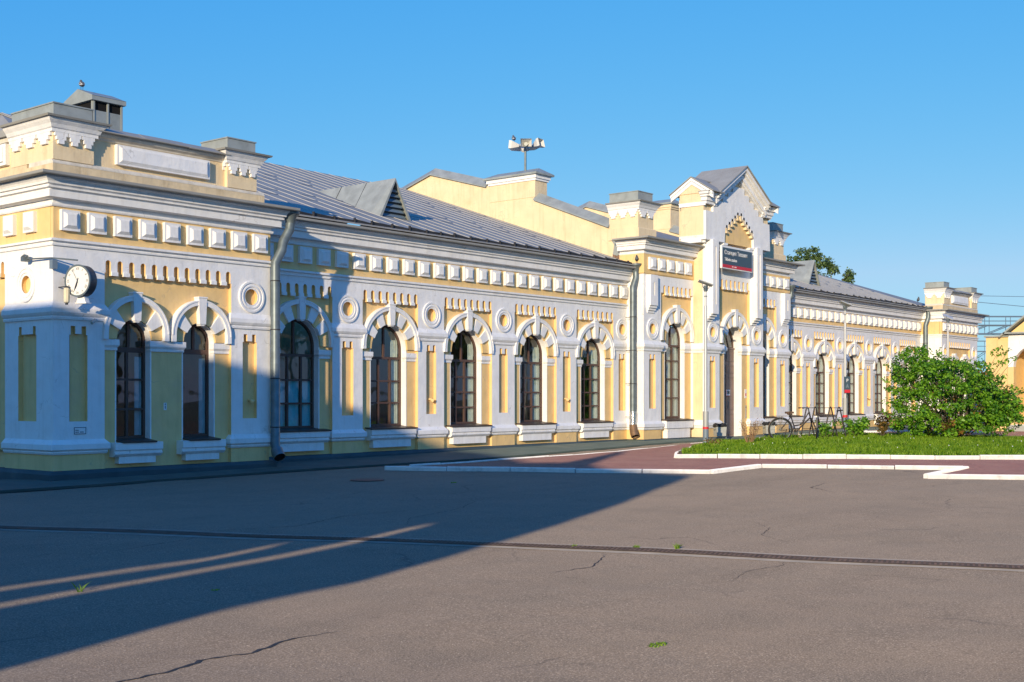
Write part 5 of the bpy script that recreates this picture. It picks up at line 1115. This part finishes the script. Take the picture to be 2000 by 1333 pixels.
# bicycle and rack, placed square to (0.63,-0.77)
BK = 1.17
def ringt(b, c, R_, r, ax, n=40):
    pts = [(c[0] + R_ * math.cos(2 * PI * i / n) * ax[0], c[1] + R_ * math.cos(2 * PI * i / n) * ax[1], c[2] + R_ * math.sin(2 * PI * i / n)) for i in range(n + 1)]; b.tube(pts, r, 8, False)
t = thing('bicycle', 'old dark step-through bicycle with rusty mudguards and brown saddle leaning in the rack', 'bicycle', (38.75, 19.6, gz(38.75, 19.6) + 0.05), R(-50.7)); t.scale = (BK, BK, BK)
wr = 0.335
for k, (cx_, ax) in enumerate((((0, 0, wr + .015), (1, 0)), ((1.10, 0, wr + .015), (0.30, 0.95)))):
    b = MB(); ringt(b, cx_, wr, 0.025, ax); w_ = b.build('wheel', BLACK, t, smooth=True)
    b = MB(); ringt(b, cx_, wr - 0.025, 0.010, ax); b.build('rim', GALV, w_)
    b = MB()
    for i in range(18):
        a = 2 * PI * i / 18; b.tube([cx_, (cx_[0] + (wr - .03) * math.cos(a) * ax[0], cx_[1] + (wr - .03) * math.cos(a) * ax[1], cx_[2] + (wr - .03) * math.sin(a))], 0.0025, 4)
    b.tube([(cx_[0] - .04 * ax[1], cx_[1] - .04 * ax[0], cx_[2]), (cx_[0] + .04 * ax[1], cx_[1] + .04 * ax[0], cx_[2])], 0.03, 8); b.build('spokes', GALV, w_)
    b = MB(); vs = []; n = 22; a0, a1 = (R(15), R(215)) if k == 0 else (R(10), R(170))
    for i in range(n + 1):
        a = a0 + (a1 - a0) * i / n
        for q, rr in ((-0.03, wr + 0.028), (0, wr + 0.042), (0.03, wr + 0.028)): vs.append((cx_[0] + rr * math.cos(a) * ax[0] - q * ax[1], cx_[1] + rr * math.cos(a) * ax[1] + q * ax[0], cx_[2] + rr * math.sin(a)))
    b.add(vs, [(3 * i + j, 3 * i + j + 1, 3 * i + j + 4, 3 * i + j + 3) for i in range(n) for j in (0, 1)]); b.build('mudguard', BRONZE, t, smooth=True)
bb, st_, hd0, hd1 = (0.46, 0, 0.28), (0.30, 0, 0.80), (0.90, 0, 0.72), (0.86, 0, 0.88)
b = MB(); b.tube([bb, st_], 0.020, 8); b.tube([bb, hd0], 0.022, 8); b.tube([(0.40, 0, 0.46), (0.62, 0, 0.50), hd1], 0.020, 8); b.tube([hd0, hd1], 0.02, 8)
for q in (-0.05, 0.05): b.tube([(0, q, wr), bb], 0.009, 6); b.tube([(0, q, wr), (0.32, q * .4, 0.74)], 0.008, 6); b.tube([(1.08, q, wr), (0.92, q * .6, 0.70)], 0.010, 6)
b.build('frame', DKPAINT, t)
b = MB(); n = 12; pr = [(-0.14, 0.0), (-0.12, 0.085), (-0.03, 0.08), (0.04, 0.035), (0.13, 0.02), (0.14, 0)]
top = [(x, y) for x, y in pr] + [(x, -y) for x, y in pr[::-1][1:-1]]
vs = [(0.27 + x, y, 0.88 + 0.012 * math.cos(x * 9)) for x, y in top] + [(0.27 + x * .95, y * .9, 0.83) for x, y in top]; m_ = len(top)
b.add(vs, [tuple(range(m_)), tuple(range(m_, 2 * m_))[::-1]] + [(i, (i + 1) % m_, (i + 1) % m_ + m_, i + m_) for i in range(m_)]); b.tube([(0.25, -0.05, 0.80), (0.22, -0.05, 0.83)], 0.02, 8); b.tube([(0.25, 0.05, 0.80), (0.22, 0.05, 0.83)], 0.02, 8); b.tube([st_, (0.275, 0, 0.84)], 0.012, 6); b.build('saddle', LEATHER, t)
b = MB(); b.tube([hd1, (0.84, 0, 0.97)], 0.012, 6); b.tube([(0.66, -0.22, 1.0), (0.78, -0.18, 1.01), (0.84, 0, 0.97), (0.80, 0.20, 1.01), (0.68, 0.26, 1.0)], 0.012, 8); b.tube([(0.84, 0, 0.97), (0.94, 0.10, 1.12)], 0.006, 5); b.build('handlebar', GALV, t)
b = MB(); b.tube([(0.66, -0.22, 1.0), (0.60, -0.23, 0.995)], 0.018, 8); b.tube([(0.68, 0.26, 1.0), (0.60, 0.28, 0.995)], 0.018, 8); b.build('grip', BLACK, t)
b = MB()
for q in (-0.06, 0, 0.06): b.tube([(-0.24, q, 0.755), (0.20, q, 0.755)], 0.008, 6)
for x in (-0.24, -0.1, 0.05, 0.2): b.tube([(x, -0.06, 0.755), (x, 0.06, 0.755)], 0.008, 6)
for q in (-0.07, 0.07): b.tube([(0, q, wr), (-0.03, q, 0.755)], 0.006, 5); b.tube([(0, q, wr), (0.06, q, 0.755)], 0.006, 5)
b.build('luggage_rack', BRONZE, t)
b = MB(); ringt(b, (0.46, -0.04, 0.28), 0.085, 0.008, (1, 0), 20); b.tube([(0.46, -0.06, 0.28), (0.56, -0.06, 0.14)], 0.009, 6); b.tube([(0.46, 0.06, 0.28), (0.36, 0.06, 0.42)], 0.009, 6); b.box(0.52, 0.62, -0.12, -0.06, 0.125, 0.145); b.box(0.30, 0.40, 0.06, 0.12, 0.41, 0.43); b.tube([(0.0, -0.045, wr + 0.03), (0.46, -0.045, 0.365)], 0.005, 4); b.tube([(0.0, -0.045, wr - 0.03), (0.46, -0.045, 0.195)], 0.005, 4); b.build('crank', BRONZE, t)
b = MB(); b.tube([(0.2, 0.05, 0.36), (0.12, 0.16, 0.0)], 0.010, 6); b.build('kickstand', DKPAINT, t)
t = thing('bicycle_rack', 'low rack of dark A shaped steel frames joined by bars beside the grass', 'bicycle rack', (41.3, 19.0, gz(41.3, 19.0) + 0.05), R(-50.7))
H_ = 1.18
for i, x in enumerate((-0.75, -0.46, 0.09, 0.40)):
    b = MB(); b.tube([(x - 0.26, -0.0, 0), (x - 0.03, 0, H_ - 0.03), (x, 0, H_), (x + 0.03, 0, H_ - 0.03), (x + 0.28, 0.0, 0)], 0.025, 8); b.build('a_frame', DKPAINT, t)
b = MB(); b.tube([(-0.75, 0.03, H_ - 0.03), (0.40, 0.03, H_ - 0.03)], 0.012, 6); b.build('bar', DKPAINT, t)
b = MB(); b.tube([(-0.3, 0.03, H_ * .70), (0.30, 0.03, H_ * .70)], 0.018, 6); b.build('bar', DKPAINT, t)
b = MB(); b.tube([(-0.9, 0.03, H_ * .33), (0.6, 0.03, H_ * .33)], 0.012, 6); b.build('bar', DKPAINT, t)
b = MB(); b.tube([(0.28, -0.16, H_ - 0.14), (0.56, 0.14, H_ - 0.12)], 0.024, 6); b.build('hook_bar', BLACK, t)

# ------------------------------------------------------------ plants
def leaves(name, centers, n_per, rad, size, m, parent=None, droop=0.4, loc=(0, 0, 0), jitter=0.35, aspect=0.55):
    C = np.array(centers, dtype=float); K = len(C); N_ = K * n_per
    cen = np.repeat(C[:, :3], n_per, 0); rr = np.repeat(C[:, 3] if C.shape[1] > 3 else np.full(K, rad), n_per)
    d = RNG.normal(size=(N_, 3)); d /= np.linalg.norm(d, axis=1)[:, None]; p = cen + d * (rr * RNG.random(N_) ** 0.45)[:, None] * np.array([1, 1, 0.8])
    s = size * (0.6 + 0.8 * RNG.random(N_)); nrm = d * 0.8 + RNG.normal(size=(N_, 3)) * 0.55 + np.array([0, 0, 0.5]); nrm /= np.linalg.norm(nrm, axis=1)[:, None]
    t_ = np.cross(nrm, RNG.normal(size=(N_, 3))); t_[:, 2] -= droop * 0.5; t_ -= nrm * (t_ * nrm).sum(1)[:, None]; t_ /= np.linalg.norm(t_, axis=1)[:, None]
    q = np.cross(nrm, t_)
    a = p; b_ = p + t_ * (s * .45)[:, None] + q * (s * aspect * .5)[:, None] + nrm * (s * .08)[:, None]; c = p + t_ * s[:, None] - nrm * (s * .12)[:, None]; e = p + t_ * (s * .45)[:, None] - q * (s * aspect * .5)[:, None] + nrm * (s * .08)[:, None]
    V = np.stack([a, b_, c, e], 1).reshape(-1, 3); me = bpy.data.meshes.new(name)
    me.vertices.add(len(V)); me.vertices.foreach_set('co', V.astype(np.float32).ravel()); me.loops.add(4 * N_); me.loops.foreach_set('vertex_index', np.arange(4 * N_, dtype=np.int32))
    me.polygons.add(N_); me.polygons.foreach_set('loop_start', np.arange(0, 4 * N_, 4, dtype=np.int32)); me.polygons.foreach_set('loop_total', np.full(N_, 4, dtype=np.int32)); me.update(); me.validate()
    me.materials.append(m); return put(me, name, parent, loc)
# big shrub: u runs to the right of the view, d away from it
UR, DR = Vector((0.633, -0.774, 0)), Vector((0.774, 0.633, 0))
t = thing('bush', 'large rounded green shrub growing on the grass in front of the far wing', 'bush', (44.44, 15.55, 0.05))
tu = [-2.35, -2.0, -1.5, -1.0, -.5, 0, .5, 1.0, 1.35, 1.7, 2.1, 2.5]; tz = [2.5, 3.25, 3.35, 3.4, 3.05, 2.85, 2.9, 2.95, 2.45, 1.85, 1.3, 0.9]; bz = [0.5, .15, .1, .05, .05, .05, .1, .3, .5, .6, .6, .6]
cl = []; clo = []
while len(cl) < 760:
    u = random.uniform(-2.25, 2.15); d = random.uniform(-1.9, 1.9); zt_ = np.interp(u, tu, tz) * (1 - 0.16 * (abs(d) / 1.9) ** 2); zb_ = np.interp(u, tu, bz)
    e = math.sqrt(max(0, 1 - (u / 2.45) ** 2)); dm = 1.9 * e
    if abs(d) > dm: continue
    z = random.uniform(zb_, zt_)
    k = (z - 0) / 3.4; wl_ = 1 - 0.25 * max(0, 0.3 - k)
    inner = max(abs(d) / max(.2, dm), abs(u) / 2.4, (z - zb_) / max(.3, zt_ - zb_))
    if inner < 0.55 and random.random() < 0.75: continue
    if inner > .8 and math.sin(u * 5.1 + z * 4.3) * math.sin(d * 4 + z * 3.1 + 1) > 0.35: continue
    p = UR * u + DR * d; r_ = random.uniform(0.13, 0.26)
    (clo if (random.random() < 0.035 or (-0.95 < u < -0.35 and 0.3 < z < 0.9 and d < -1.0 and random.random() < .7)) else cl).append((p.x, p.y, z, r_))
leaves('foliage', cl, 34, 0.2, 0.098, LEAF, t, aspect=0.75); leaves('foliage', clo, 16, 0.16, 0.11, LEAFO, t, aspect=0.6)
b = MB()
sprigs = []
for i in range(46):
    a = random.uniform(0, 2 * PI); u = 2.2 * math.cos(a) * random.uniform(.3, 1); d = 1.6 * math.sin(a) * random.uniform(.3, 1); z = np.interp(u, tu, tz) * random.uniform(.7, 1.0); p = UR * u + DR * d
    q0 = Vector((random.uniform(-.3, .3), random.uniform(-.3, .3), 0)); mid = q0.lerp(Vector((p.x, p.y, z)), 0.5) + Vector((random.uniform(-.15, .15), random.uniform(-.15, .15), -0.15)); end = Vector((p.x, p.y, z + random.uniform(0.0, 0.15)))
    b.tube([q0, mid, end], [0.03, 0.018, 0.006], 5)
for u, z in ((2.0, 3.25), (2.25, 3.0), (1.7, 3.35), (2.45, 1.75), (2.7, 1.85), (2.35, .5), (2.1, .35), (-2.5, 2.2), (-2.45, 2.7), (-2.55, 1.0), (1.9, 2.9)):
    p = UR * u; sprigs += [(p.x * f, p.y * f, z - (1 - f) * 0.9, 0.10) for f in (0.8, 0.88, 0.95, 1.0)]; b.tube([UR * (u * .5) + Vector((0, 0, z * .55)), Vector((p.x, p.y, z))], [0.015, 0.004], 5)
b.build('branches', BARK, t); leaves('foliage', sprigs, 9, 0.1, 0.11, LEAF, t, aspect=0.6)

# grass island
poly = [(28.3, 17.2), (30.3, 18.45), (34.6, 20.2), (41, 20.8), (46.8, 20.9), (46.2, 14), (43.8, 3.2), (37.9, 1.2), (32.8, 9.7)]
def inside(x, y):
    c = np.zeros(len(x), bool); n = len(poly)
    for i in range(n):
        (x1, y1), (x2, y2) = poly[i], poly[(i + 1) % n]; c ^= ((y1 > y) != (y2 > y)) & (x < (x2 - x1) * (y - y1) / (y2 - y1 + 1e-9) + x1)
    return c
def blades(name, x, y, h, w, m, lean=0.35, z0=0.10):
    n = len(x); z = np.array([gz(a, b_) for a, b_ in zip(x, y)]) + z0; an = RNG.random(n) * 2 * PI; dx, dy = np.cos(an) * w, np.sin(an) * w; lx, ly = RNG.normal(size=n) * lean * h, RNG.normal(size=n) * lean * h
    V = np.stack([np.stack([x - dx, y - dy, z], 1), np.stack([x + dx, y + dy, z], 1), np.stack([x + dx * .6 + lx * .4, y + dy * .6 + ly * .4, z + h * .6], 1), np.stack([x + lx, y + ly, z + h], 1), np.stack([x - dx * .6 + lx * .4, y - dy * .6 + ly * .4, z + h * .6], 1)], 1).reshape(-1, 3)
    me = bpy.data.meshes.new(name); me.vertices.add(len(V)); me.vertices.foreach_set('co', V.astype(np.float32).ravel()); me.loops.add(5 * n); me.loops.foreach_set('vertex_index', np.arange(5 * n, dtype=np.int32))
    me.polygons.add(n); me.polygons.foreach_set('loop_start', np.arange(0, 5 * n, 5, dtype=np.int32)); me.polygons.foreach_set('loop_total', np.full(n, 5, dtype=np.int32)); me.update(); me.materials.append(m); return put(me, name, None)
x, y = RNG.uniform(28, 47, 150000), RNG.uniform(1, 21, 150000); k = inside(x, y); x, y = x[k], y[k]
hh = (0.06 + 0.10 * RNG.random(len(x))) * (0.75 + 0.35 * np.sin(x * 1.9 + 1.1 * y) * np.sin(y * 1.3 - x * .7))
o = blades('grass', x, y, hh, 0.013, GRASSM); o['kind'] = 'stuff'; o['label'] = 'bright green grass of the island lawn'; o['category'] = 'grass'
# dandelion clocks and clover heads
b = MB()
for i in range(55):
    while True:
        x, y = random.uniform(28, 46), random.uniform(3, 20.5)
        if inside(np.array([x]), np.array([y]))[0]: break
    z = gz(x, y) + 0.10 + random.uniform(0.14, 0.24); r_ = random.uniform(.010, .018); b.add([(x - r_, y, z), (x + r_, y, z), (x, y - r_, z), (x, y + r_, z), (x, y, z + r_), (x, y, z - r_)], [(0, 2, 4), (2, 1, 4), (1, 3, 4), (3, 0, 4), (2, 0, 5), (1, 2, 5), (3, 1, 5), (0, 3, 5)])
o = b.build('clover_flowers', LETTER, None); o['kind'] = 'stuff'; o['label'] = 'tiny white flower heads scattered in the lawn'; o['category'] = 'flowers'
def weed(name, label, x, y, n, r, h, size, m, stems=8, cat='weed', droop=.3, z0=0.08, stem_m=None):
    z = gz(x, y) + z0; t = thing(name, label, cat, (x, y, z)); c = []; b = MB()
    for i in range(stems):
        a = random.uniform(0, 2 * PI); q = r * math.sqrt(random.random()); hx, hy, hz = q * math.cos(a), q * math.sin(a), h * random.uniform(.6, 1); b.tube([(hx * .2, hy * .2, 0), (hx * .7, hy * .7, hz * .6), (hx, hy, hz)], [0.012, 0.008, 0.004], 5)
        for f in (.45, .7, .9, 1.0): c.append((hx * f, hy * f, hz * f, r * .28))
    b.build('stems', stem_m or BARK, t); leaves('leaves', c, n, r * .3, size, m, t, droop, aspect=.6); return t
weed('leafy_weed', 'leafy green weed in front of the bicycle rack', 40.3, 18.7, 9, 0.42, 0.62, 0.10, LEAF, 10)
weed('young_bush', 'low bright green plant between the rack and the big bush', 42.9, 18.75, 12, 0.62, 0.75, 0.13, LEAF, 14, 'bush')
weed('young_bush', 'small plant with orange turning leaves left of the big bush', 43.8, 18.0, 9, 0.45, 0.85, 0.10, LEAFO, 12, 'bush')
weed('dry_weed', 'tall reddish dry weed stalks at the grass edge before the door', 35.2, 18.9, 3, 0.40, 0.85, 0.05, DRYM, 22, stem_m=DRYM)
weed('dry_weed', 'low yellow flowering weed at the back edge of the grass', 33.5, 19.3, 5, 0.3, 0.28, 0.05, LEAFO, 8, stem_m=DRYM)
def tuft(x, y, r, h, n, label):
    an = RNG.random(n) * 2 * PI; rr = r * np.sqrt(RNG.random(n)); o = blades('grass_tuft', x + rr * np.cos(an), y + rr * np.sin(an) * .5, h * (.4 + .6 * RNG.random(n)), 0.005, GRASSM, .6, 0.0); tag(o, label, 'grass tuft')
tuft(7.55, 4.80, 0.10, 0.02, 90, 'small grass tuft in the sunlit asphalt near the lower right'); tuft(6.15, 10.2, 0.03, 0.10, 10, 'tall thin grass tuft beside the light streaks in the shade')
tuft(7.0, 9.3, 0.05, 0.015, 30, 'tiny dark weed in the shaded asphalt'); tuft(11.75, 8.65, 0.04, 0.04, 20, 'weed sprouting from the drainage channel where sunlight begins'); tuft(12.1, 8.0, 0.06, 0.05, 30, 'grass growing out of the drainage grate near the cracks'); tuft(12.3, 7.55, 0.05, 0.09, 30, 'thin weed in the drainage grate'); tuft(24.1, 13.95, 0.08, 0.08, 40, 'weed growing in a joint of the white kerb'); tuft(18.4, 16.6, .08, .03, 40, 'tiny weed in the shaded asphalt before the kerb')

def tree(name, label, x, y, crown, trunk_h, n_per, leaf, rad, cat='tree', limbs=10, group=None):
    t = thing(name, label, cat, (x, y, gz(x, y) if x * x + y * y < 3600 else 0), 0, group); b = MB(); b.tube([(0, 0, -0.3), (0.1, 0, trunk_h * .5), (0, 0.1, trunk_h), (0, 0, trunk_h * 1.25)], [0.32, 0.25, 0.16, 0.06], 10)
    for i in range(limbs): c = random.choice(crown); z0 = trunk_h * random.uniform(.55, 1.0); b.tube([(0.03, 0.03, z0), (c[0] * .5, c[1] * .5, z0 + (c[2] - z0) * .6), (c[0], c[1], c[2])], [0.11, 0.06, 0.02], 6)
    b.build('trunk', BARK, t); leaves('crown', crown, n_per, rad, leaf, LEAFT, t, aspect=.6); return t
cr = []
def blob(c, r, n, rr):
    for i in range(n):
        v = Vector((random.gauss(0, 1), random.gauss(0, 1), random.gauss(0, 1))); v.normalize(); v *= r * random.random() ** .4; cr.append((c[0] + v.x, c[1] + v.y, c[2] + v.z * .85, rr))
UR2 = Vector((0.633, -0.774))
for u, z, r_, n in ((-1.9, 14.6, .75, 14), (-.9, 15.2, .85, 18), (0.1, 15.4, .8, 16), (.7, 14.6, .8, 14), (1.45, 14.4, .7, 12), (2.0, 13.9, .6, 10), (0, 13.5, .8, 12), (1.0, 13.0, .7, 10), (-.9, 13.8, .7, 10), (3.6, 13.4, .6, 10), (3.5, 12.7, .5, 8), (-.2, 12.4, 1.0, 14), (2.1, 12.6, .5, 6)):
    blob((UR2.x * u, UR2.y * u, z), r_, n, .32)
tree('tall_tree', 'broad leafed tree top rising behind the roof of the far wing', 110.0, 52.3, cr, 10.5, 26, .26, .3)
cr = []
for i in range(7): blob((random.uniform(-2, 2), random.uniform(-2, 2), random.uniform(4.5, 9.5)), 1.7, 12, .75)
crA = list(cr)
T0 = None
for i, (x, y, s) in enumerate(((32, -16, 1.0), (41, -19, 1.15), (50, -15, 1.0), (58, -20, 1.3), (68, -14, 1.1), (79, -18, 1.3), (92, -12, 1.2), (106, -10, 1.4), (25, -22, 1.1))):
    lb = 'leafy tree of the row across the square, behind the viewer'
    if T0 is None: T0 = tree('leafy_tree', lb, x, y, crA, 5, 30, .42, .7, group='trees across the square'); ch0 = list(T0.children); T0.scale = (s,) * 3
    else:
        r = T0.copy(); COL.objects.link(r); r.location = (x, y, 0); r.rotation_euler = (0, 0, i * 1.3); r.scale = (s,) * 3; r['label'] = lb
        for c in ch0: q = c.copy(); COL.objects.link(q); q.parent = r

# ------------------------------------------------------------ yellow building and gantries at the right
t = thing('yellow_building', 'yellow building with a white arched porch and gable at the right edge', 'building', (56.2, 17.1, 0))
pl_ = plate('porch_wall', [[(0, -0.3), (7.2, -0.3), (7.2, 4.42), (0, 4.42)], arch_loop(1.15, 0.35, 2.95, 0.92), arch_loop(3.6, 0.35, 2.95, 0.92), arch_loop(6.05, 0.35, 2.95, 0.92)], 0.35, WHITE); put(pl_, 'porch_wall', t, (0, 0.15, 0), RS)
b = MB()
for x in (0.06, 2.23, 4.68): b.box(0.02, 0.30, 0.15 - x - 0.14, 0.15 - x + 0.06, 0.3, 2.9) if False else None
b.box(-0.06, 0.42, -7.2, 0.2, -0.3, 0.33); b.build('porch_base', GREYP, t)
for xx_ in (0.0, 2.2, 4.65, 7.0): b = MB(); b.box(-0.02, 0.37, -xx_ - 0.10, -xx_ + 0.16, 0.34, 2.93); b.build('column', YELLOW, t)
b = MB(); b.box(2.6, 2.9, -7.2, 1.15, -0.3, 4.4); b.build('back_wall', YELLOW, t)
b = MB(); b.box(0.05, 12, 0.16, 1.14, -0.3, 4.28); b.box(0.02, 0.05, 0.5, 0.9, 0.3, 2.6) if False else None; b.build('side_wing', YELLOW, t)
b = MB(); b.box(-0.05, 12, 0.12, 1.20, 4.28, 4.36); b.build('wing_roof', ZINC, t)
b = MB(); b.prismx([(0.10, 4.44), (-7.2, 4.44), (-3.55, 7.4)], 0.06, 0.30); b.build('gable', YELLOW, t)
b = MB(); b.prismx([(0.45, 4.25), (0.45, 4.33), (-3.55, 7.62), (-7.6, 4.33), (-7.6, 4.25), (-3.55, 7.5)], -0.3, 12); b.box(-0.3, 0.12, -7.2, 0.3, 4.40, 4.47); b.build('roof', ZINC, t)
b = MB(); b.box(0.3, 2.6, -7.2, 0.15, 4.2, 4.3); b.build('porch_ceiling', WHITE, t)
def gantry(label, x, y, zt_, L_, hts, az):
    t = thing('signal_gantry', label, 'gantry', (x, y, 0), az); b = MB(); z0, z1, z2 = hts
    for yy in (0, 0.8):
        for z in (z0, z1): b.tube([(0, yy, z), (L_, yy, z)], 0.045, 5)
        b.tube([(0, yy, z2), (L_, yy, z2)], 0.03, 5); b.tube([(0, yy, (z1 + z2) / 2), (L_, yy, (z1 + z2) / 2)], 0.015, 4)
        n = int(L_ / 1.5)
        for i in range(n + 1):
            X_ = L_ * i / n; b.tube([(X_, yy, z0), (X_, yy, z2)], 0.025, 4)
            if i < n: b.tube([(X_, yy, z0), (X_ + L_ / n, yy, z1)], 0.03, 4)
    b.build('truss', GANTRY, t)
    b = MB()
    for X_ in (0.3, L_ - 0.3):
        for yy in (0, 0.8): b.tube([(X_, yy, 0), (X_, yy, z0)], 0.09, 6)
    b.build('mast', GANTRY, t)
    b = MB(); b.tube([(L_ * .25, 0, z0), (L_ * .25, 0, z0 + .4), (L_ * .25, 0, z1)], [0.28, 0.22, 0.06], 8); b.build('signal_lamp', HORNM, t); return t
gantry('upper lattice footway gantry over the railway behind the far pavilion', 88.0, 29.8, 8, 26, (6.07, 6.68, 7.32), R(-50))
gantry('lower more distant lattice gantry beside the far pavilion corner', 118.0, 41.0, 8, 12, (4.9, 5.9, 6.9), R(-50))
t = thing('overhead_wires', 'thin overhead wires running right from the far pavilion', 'wires', (68.2, 23.2, 7.2)); b = MB()
b.tube([(0, 0, 0.0), (15, -10, 0.15), (40, -27, 1.0)], 0.014, 4, False); b.build('wire', GANTRY, t); b = MB(); b.tube([(0, 0, -0.3), (6, -4.2, -0.75), (20, -13.5, -2.0)], 0.016, 4, False); b.build('wire', GANTRY, t)
b = MB(); b.tube([(0, 0, -.55), (0, 0, .35), (-0.2, 0.1, .35)], 0.03, 5); b.build('wire_bracket', DARKM, t)

# ------------------------------------------------------------ unseen building behind the camera: thin wall shaped to cast the long shade
az_ = SUN_AZ
t = thing('shade_building', 'unseen building behind the viewer, its thin wall shaped to shade the square', 'building', (-6 * math.cos(az_), -6 * math.sin(az_), 0), R(90) + az_)
outl = [(5.6, -1), (5.55, 2.56), (5.26, 3.09), (4.79, 3.46), (4.39, 4.18), (3.96, 5.25), (3.67, 6.86), (5.9, 7.15), (6.55, 7.5), (6.75, 8.7), (7.05, 8.9), (7.15, 7.95), (7.35, 7.60), (8.3, 7.55), (9.4, 8.0), (10.55, 8.31), (11.9, 8.5), (13.0, 8.95), (14.2, 9.0), (15.7, 9.23), (17.6, 9.41), (30, 9.6), (30, -1)]
def slit(pts, w):
    P = [Vector(p) for p in pts]; a, c = [], []
    for i, p in enumerate(P):
        d = (P[min(i + 1, len(P) - 1)] - P[max(i - 1, 0)]).normalized(); n = Vector((-d.y, d.x)); a.append(tuple(p + n * w)); c.append(tuple(p - n * w))
    return a + c[::-1]
put(plate('wall', [outl, slit([(8.3, 2.1), (7.24, 3.00), (6.89, 3.29), (6.43, 3.73), (6.1, 4.08), (5.95, 4.55)], 0.072), slit([(9.2, 2.15), (7.85, 3.16), (7.44, 3.46), (7.11, 3.65), (6.88, 3.98)], 0.062)], 0.12, YELLOW), 'wall', t)  # slanted slits added to let the two light streaks through
b = MB(); b.box(12, 30, 0.12, 9, -0.5, 6.0); b.build('rear_block', YELLOW, t); b = MB(); b.prismx([(0.12, 7.4), (9.2, 5.9), (9.2, 6.0), (0.12, 7.9)], 11.8, 30); b.build('roof', ROOFM, t)
